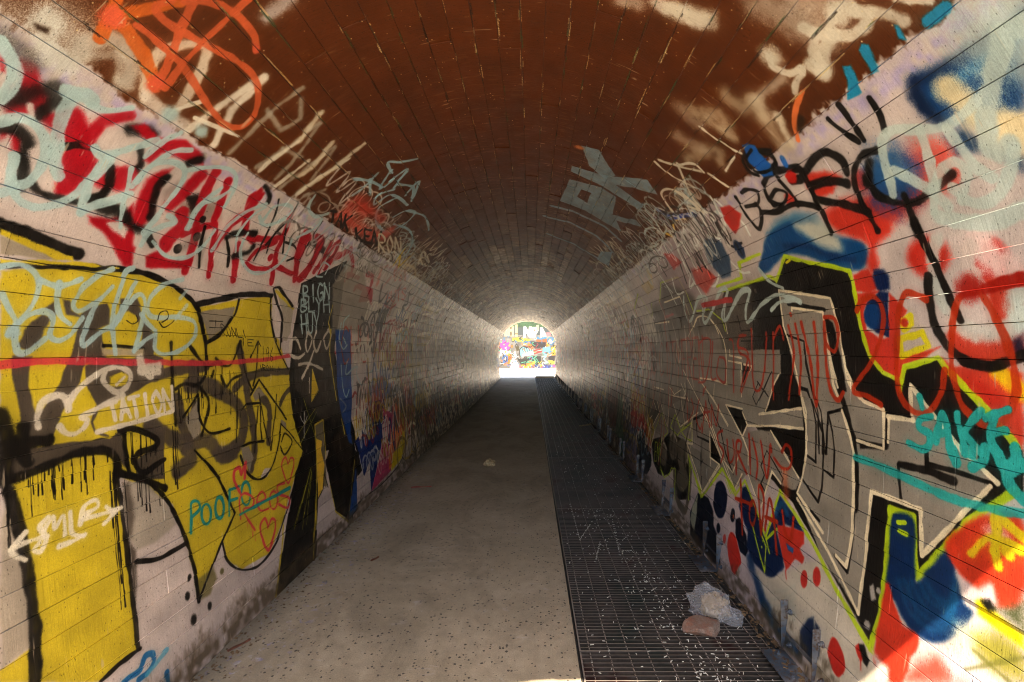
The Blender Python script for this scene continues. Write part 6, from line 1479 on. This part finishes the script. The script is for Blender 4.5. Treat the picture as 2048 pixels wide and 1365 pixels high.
def cut_stone(name, rx, ry, rz, seed):
    r = random.Random(seed); bm = bmesh.new(); bmesh.ops.create_icosphere(bm, subdivisions=4, radius=1)
    from mathutils import noise as mn
    pl = [(Vector((r.gauss(0, 1), r.gauss(0, 1), r.gauss(0, .7))).normalized(), r.uniform(.62, .85)) for _ in range(11)]+[(Vector((.1, -.1, 1)).normalized(), .5), (Vector((0, 0, -1)), .45)]
    for v in bm.verts:
        for n, d in pl:
            e = v.co.dot(n)-d
            if e > 0: v.co -= n*e
        v.co += v.co.normalized()*mn.noise(v.co*7)*.035
        v.co = Vector((v.co.x*rx, v.co.y*ry, v.co.z*rz))
    zmin = min(v.co.z for v in bm.verts)
    for v in bm.verts: v.co.z -= zmin
    me = bpy.data.meshes.new(name); bm.to_mesh(me); bm.free(); return me
o = link('rock', cut_stone('rock', .118, .078, .052, 14), rock_material(), None, (p.x, p.y, -.003), (0, 0, .35))
tag(o, 'flat reddish piece of stone on the gratings beside the plastic bag', 'stone')
M_LEAF = simple_mat('dry_paper', (.36, .27, .16), .85, var=.3, scale=18., bump_s=.4)
p = at_floor(979, 932)
o = link('crumpled_paper', crumple('crumpled_paper', .10, .075, .075, 12, 1.0, 3, 5.), M_LEAF, None, (p.x, p.y, 0), (0, 0, .4)); tag(o, 'crumpled tan paper lying in the middle of the path', 'paper')
M_REDW = simple_mat('red_painted_wood', (.24, .03, .02), .7, var=.3, scale=30.)
M_RUSTY = simple_mat('rusty_strip', (.13, .045, .025), .8, var=.4, scale=40.)
def strip(name, a, b, w, h, mat, label, cat):
    a, b = at_floor(*a), at_floor(*b); d = b-a; l = d.length; m = MB(); n = 8
    for i in range(n+1):
        t = i/n; ww = w*(.55+.45*math.sin(math.pi*min(max(t, .12), .88)))/2; zz = h*(.8+.4*math.sin(7*t))
        m.v += [(t*l-l/2, -ww, 0), (t*l-l/2, ww, 0), (t*l-l/2, ww*.7, zz), (t*l-l/2, -ww*.7, zz)]
    for i in range(n):
        for k in range(4):
            j = (k+1) % 4; m.f.append((4*i+k, 4*i+4+k, 4*i+4+j, 4*i+j))
    m.f += [(0, 1, 2, 3), (4*n+3, 4*n+2, 4*n+1, 4*n)]
    o = link(name, m.mesh(name), mat, None, (a+b)/2+Vector((0, 0, .001)), (0, 0, math.atan2(d.y, d.x)))
    tag(o, label, cat)
strip('stick', (822, 976), (863, 974), .012, .010, M_REDW, 'thin red stick lying on the path near the left wall', 'stick')
strip('metal_strip', (455, 1304), (500, 1280), .020, .006, M_RUSTY, 'rusty red-brown strip lying against the foot of the left wall', 'strip')
strip('bark_piece', (742, 1123), (757, 1115), .018, .008, M_RUSTY, 'small dark bark piece on the path beside the left wall', 'bark')
strip('paper_scrap', (1160, 853), (1182, 849), .10, .012, M_LEAF, 'tan paper scrap on the gratings far along the drain', 'paper')
# leaf litter and grit gathered at the foot of the right wall
gr_ = MB(); rg = random.Random(4)
for _ in range(520):
    y_ = 2.1+rg.random()**1.6*9; x_ = DX1+rg.uniform(-.03, .045)
    M = Matrix.Translation((x_, y_, .010+rg.uniform(0, .012))) @ Matrix.Rotation(rg.uniform(0, 6.3), 4, 'Z') @ Matrix.Rotation(rg.uniform(-.5, .5), 4, 'X')
    a = rg.uniform(.004, .016); gr_.box(-a, a, -a*.6, a*.6, -.0012, .0012, M)
M_GRIT = simple_mat('leaf_grit', (.14, .085, .045), .9, var=.7, scale=25.)
for _ in range(520):
    y_ = 1.9+rg.random()**1.5*8; x_ = XC-WF+abs(rg.gauss(0, .07))+.006
    M = Matrix.Translation((x_, y_, .001+rg.uniform(0, .006))) @ Matrix.Rotation(rg.uniform(0, 6.3), 4, 'Z') @ Matrix.Rotation(rg.uniform(-.5, .5), 4, 'X')
    a = rg.uniform(.0015, .008); gr_.box(-a, a, -a*.6, a*.6, -.0012, .0012, M)
tag(link('leaf_litter', gr_.mesh('leaf_litter'), M_GRIT), 'brown leaf litter and grit gathered along the feet of both walls', 'leaf litter', kind='stuff')

# ------------------------------------------------------------------ outside the far portal
YM = 37.2
MW, MH = 1000, 280
mx_ = np.linspace(-9, 9, MW); mz_ = np.linspace(0, 4.6, MH)
def photo_to_mural(p):
    p = np.asarray(p, float); t = YM
    return np.stack([(p[:, 0]-VPX)/FPX*t, EYE-(p[:, 1]-VPY)/FPX*t], 1)
mu = Canvas(mx_, mz_, photo_to_mural)
mu.img[:] = np.array((112, 110, 108), np.float32)/255
mu.img *= (.75+.5*noise2(MH, MW, 30, 110, 40))[..., None]
mu.img[int(MH*2.62/4.6):] = np.array((60, 72, 76), np.float32)/255
mu.img[int(MH*3.25/4.6):] = np.array((44, 84, 52), np.float32)/255
mu.img[int(MH*3.25/4.6):] *= (.7+.6*noise2(MH, MW, 60, 240, 41)[int(MH*3.25/4.6):])[..., None]
REG['L'] = (960, 600, 6.825)
wallcv, cv = cv, mu
WW = (206, 200, 196); CR = (196, 178, 140); OG = (214, 100, 36); TG = (60, 160, 130)
def FL(p, c, soft=2.): Fi('L', p, c, soft, op=1.)
FL([(330, 410), (380, 390), (380, 500), (330, 500)], CR); FL([(382, 372), (465, 360), (462, 500), (382, 500)], CR); FL([(412, 372), (432, 372), (432, 398), (412, 398)], (70, 60, 40)); FL([(412, 436), (432, 436), (432, 490), (412, 490)], (70, 60, 40))
FL([(478, 338), (512, 334), (515, 505), (478, 505)], CR); L('L', [(478, 465), (515, 465)], (90, 80, 50), 8)
FL([(590, 365), (625, 360), (660, 420), (668, 365), (705, 362), (705, 515), (668, 515), (628, 450), (624, 515), (590, 515)], WW)
FL([(712, 372), (770, 368), (800, 420), (770, 470), (760, 515), (712, 515)], WW); FL([(735, 400), (755, 410), (740, 440)], (196, 90, 60)); FL([(820, 378), (850, 372), (905, 470), (905, 520), (860, 520), (855, 490), (840, 520), (820, 520)], WW); FL([(908, 445), (968, 445), (968, 500), (908, 500)], (206, 110, 120)); FL([(765, 345), (805, 340), (805, 420), (780, 420)], CR)
FL([(270, 600), (310, 552), (380, 560), (412, 620), (415, 690), (330, 695), (275, 660)], (206, 60, 150)); FL([(240, 580), (268, 570), (268, 660), (245, 650)], OG); FL([(420, 620), (455, 620), (450, 655), (422, 655)], OG)
for q in ((292, 578), (328, 612), (372, 570), (352, 660), (410, 690)): Bl('L', *q, 6, (70, 190, 110), soft=.3)
FL([(275, 690), (420, 700), (430, 740), (360, 760), (300, 745), (260, 820)], WW); FL(ell(345, 815, 46, 66), (40, 90, 150)); FL(ell(348, 812, 22, 36), (14, 30, 70)); FL(ell(345, 805, 12, 24), WW)
FL([(380, 740), (430, 740), (430, 800), (395, 900), (330, 905), (320, 880), (380, 850)], OG); FL([(240, 860), (320, 900), (410, 900), (420, 945), (250, 960)], (96, 94, 92), 6)
FL([(430, 740), (480, 700), (500, 760), (580, 820), (500, 800), (520, 880), (540, 945), (410, 945), (410, 860), (450, 790)], (214, 210, 208), 4)
FL([(440, 520), (540, 515), (700, 540), (640, 590), (540, 570), (440, 560)], (190, 180, 50), 4); FL([(540, 525), (600, 560), (700, 570), (760, 600), (700, 610), (600, 590)], (40, 110, 170)); FL([(760, 550), (850, 530), (930, 540), (930, 590), (780, 590)], (150, 80, 40), 4); FL(ell(965, 570, 30, 32), (214, 190, 190)); S('L', ell(965, 565, 44, 50), (30, 110, 170), 8, closed=True)
FL([(760, 530), (790, 500), (820, 530), (890, 500), (920, 520), (830, 545)], (40, 120, 180)); FL([(560, 600), (720, 600), (860, 610), (960, 600), (900, 660), (760, 660), (600, 630)], (206, 110, 40), 5); FL([(690, 570), (900, 580), (900, 650), (760, 670), (700, 620)], (30, 24, 30), 6)
FL([(970, 660), (1030, 610), (1030, 760), (985, 760)], (224, 160, 40)); FL([(860, 650), (960, 640), (965, 750), (880, 760), (850, 720)], (90, 150, 170), 4); FL([(540, 660), (600, 635), (720, 660), (730, 700), (600, 730), (570, 790), (540, 740)], (110, 170, 180), 3); S('L', [(545, 760), (545, 680), (600, 640), (720, 665)], (16, 16, 20), 6)
for q in range(5): L('L', [(570+30*q, 650), (590+30*q, 710)], (20, 60, 70), 4)
FL([(480, 640), (530, 630), (540, 690), (500, 700)], (60, 50, 20), 4); FL([(500, 790), (560, 810), (740, 770), (830, 770), (840, 870), (700, 900), (560, 890)], (20, 28, 28), 4)
FL([(580, 750), (610, 720), (725, 700), (735, 745), (620, 780), (585, 790)], (222, 222, 220)); FL([(728, 690), (840, 660), (850, 715), (735, 745)], (150, 40, 40)); S('L', [(735, 720), (780, 700), (840, 690)], WW, 5)
L('L', [(570, 860), (700, 830), (770, 770)], TG, 9); L('L', [(600, 870), (740, 840)], TG, 6); L('L', [(640, 800), (720, 770), (715, 800)], TG, 6); L('L', [(850, 775), (905, 770), (870, 810), (925, 860), (850, 865)], (120, 200, 190), 9); FL([(930, 770), (1025, 760), (1020, 830), (940, 820)], (30, 24, 30), 4); FL([(930, 830), (1020, 830), (1015, 880), (950, 880)], (196, 180, 60), 4)
FL([(560, 890), (740, 850), (760, 900), (700, 930), (545, 930)], (214, 130, 40), 6); FL([(720, 845), (755, 830), (755, 870), (720, 880)], (190, 200, 60))
for i in range(34): Bl('L', 550+14*i, rs.uniform(895, 930), rs.uniform(5, 12), rs.choice([(40, 80, 170), (206, 90, 60), (214, 180, 60), (150, 60, 130), (206, 200, 200), (30, 40, 110)]), soft=.4)
mk = random.Random(8)
for _ in range(130):
    x, y = mk.uniform(245, 1030), mk.uniform(520, 925)
    k = mk.randint(2, 4); p = [(x, y)]
    for _ in range(k): p.append((p[-1][0]+mk.uniform(-28, 28), p[-1][1]+mk.uniform(-26, 26)))
    S('L', p, mk.choice([(20, 18, 22), (20, 18, 22), (20, 18, 22), WW, OG, (40, 110, 170), (206, 180, 50), TG, (190, 50, 60)]), mk.uniform(2.5, 6))
cv = wallcv
mu.img *= .64
np.clip(mu.img, .02, .9, out=mu.img)
MUR = to_image('mural_paint', mu.img)
def mural_material():
    m, nt, bs = new_mat('mural_wall_paint')
    geo = N(nt, 'ShaderNodeNewGeometry'); sx = N(nt, 'ShaderNodeSeparateXYZ'); nt.links.new(geo.outputs['Position'], sx.inputs[0])
    t = N(nt, 'ShaderNodeTexImage'); t.image = MUR; t.extension = 'EXTEND'
    nt.links.new(comb(nt, mth(nt, 'MULTIPLY', mth(nt, 'ADD', sx.outputs[0], 9.0), 1/18.), mth(nt, 'DIVIDE', sx.outputs[2], 4.6), 0.0), t.inputs[0])
    n = noise(nt, geo.outputs['Position'], 6., 5, .6)
    nt.links.new(mixc(nt, .5, t.outputs[0], ramp(nt, n, ((.3, .75), (.7, 1.05))), 'MULTIPLY'), bs.inputs['Base Color'])
    bs.inputs['Roughness'].default_value = .8; bump(nt, bs, n, .2, .01)
    return m
m = MB(); m.box(-14, 14, YM, YM+.3, -.05, 4.6)
tag(link('mural_wall', m.mesh('mural_wall'), mural_material()), 'colourful mural wall standing across the far end in sunlight', 'mural wall')
m = MB(); m.box(DX0+.03, DX1+.05, Y1+.47, Y1+1.5, -.05, .07)
tag(link('drain_kerb', m.mesh('drain_kerb'), M_CONC), 'low beige concrete kerb where the drain ends at the far mouth', 'kerb')
# added unseen walls either side of the viewer, dimming the near mouth
for sg, side in ((-1, 'left'), (1, 'right')):
    m = MB(); n = 8
    for i in range(n+1):
        t = i/n; y = Y0-.02-6.6*t; x = XC+sg*(1.80+.5*t); z = 3.55-1.5*t
        for xx_, zz_ in ((x, -.04), (x, z), (x+sg*.3, z), (x+sg*.3, -.04)): m.v.append((xx_, y, zz_))
    for i in range(n):
        for k in range(4):
            j = (k+1) % 4; m.f.append((4*i+k, 4*i+j, 4*i+4+j, 4*i+4+k))
    m.f += [(0, 1, 2, 3), (4*n+3, 4*n+2, 4*n+1, 4*n)]
    o = link('light_block_wall', m.mesh('light_block_wall'), M_CONC)
    tag(o, 'added light-blocking concrete wall on the %s of the near approach' % side, 'light-blocking wall')
# added unseen ground rising behind the viewer to block low sky
g = MB(); nx, ny = 28, 10
for j in range(ny+1):
    for i in range(nx+1):
        x = -45+90*i/nx; y = -9-26*j/ny
        g.v.append((x, y, -.04+2.4*(1-math.exp(-max(j-.2, 0)*.75))+.3*math.sin(x*.6+j)*min(j, 1)))
for j in range(ny):
    for i in range(nx): g.f.append((j*(nx+1)+i, j*(nx+1)+i+1, (j+1)*(nx+1)+i+1, (j+1)*(nx+1)+i))
tag(link('sky_block_ground', smooth(g.mesh('sky_block_ground')), M_EARTH), kind='structure')
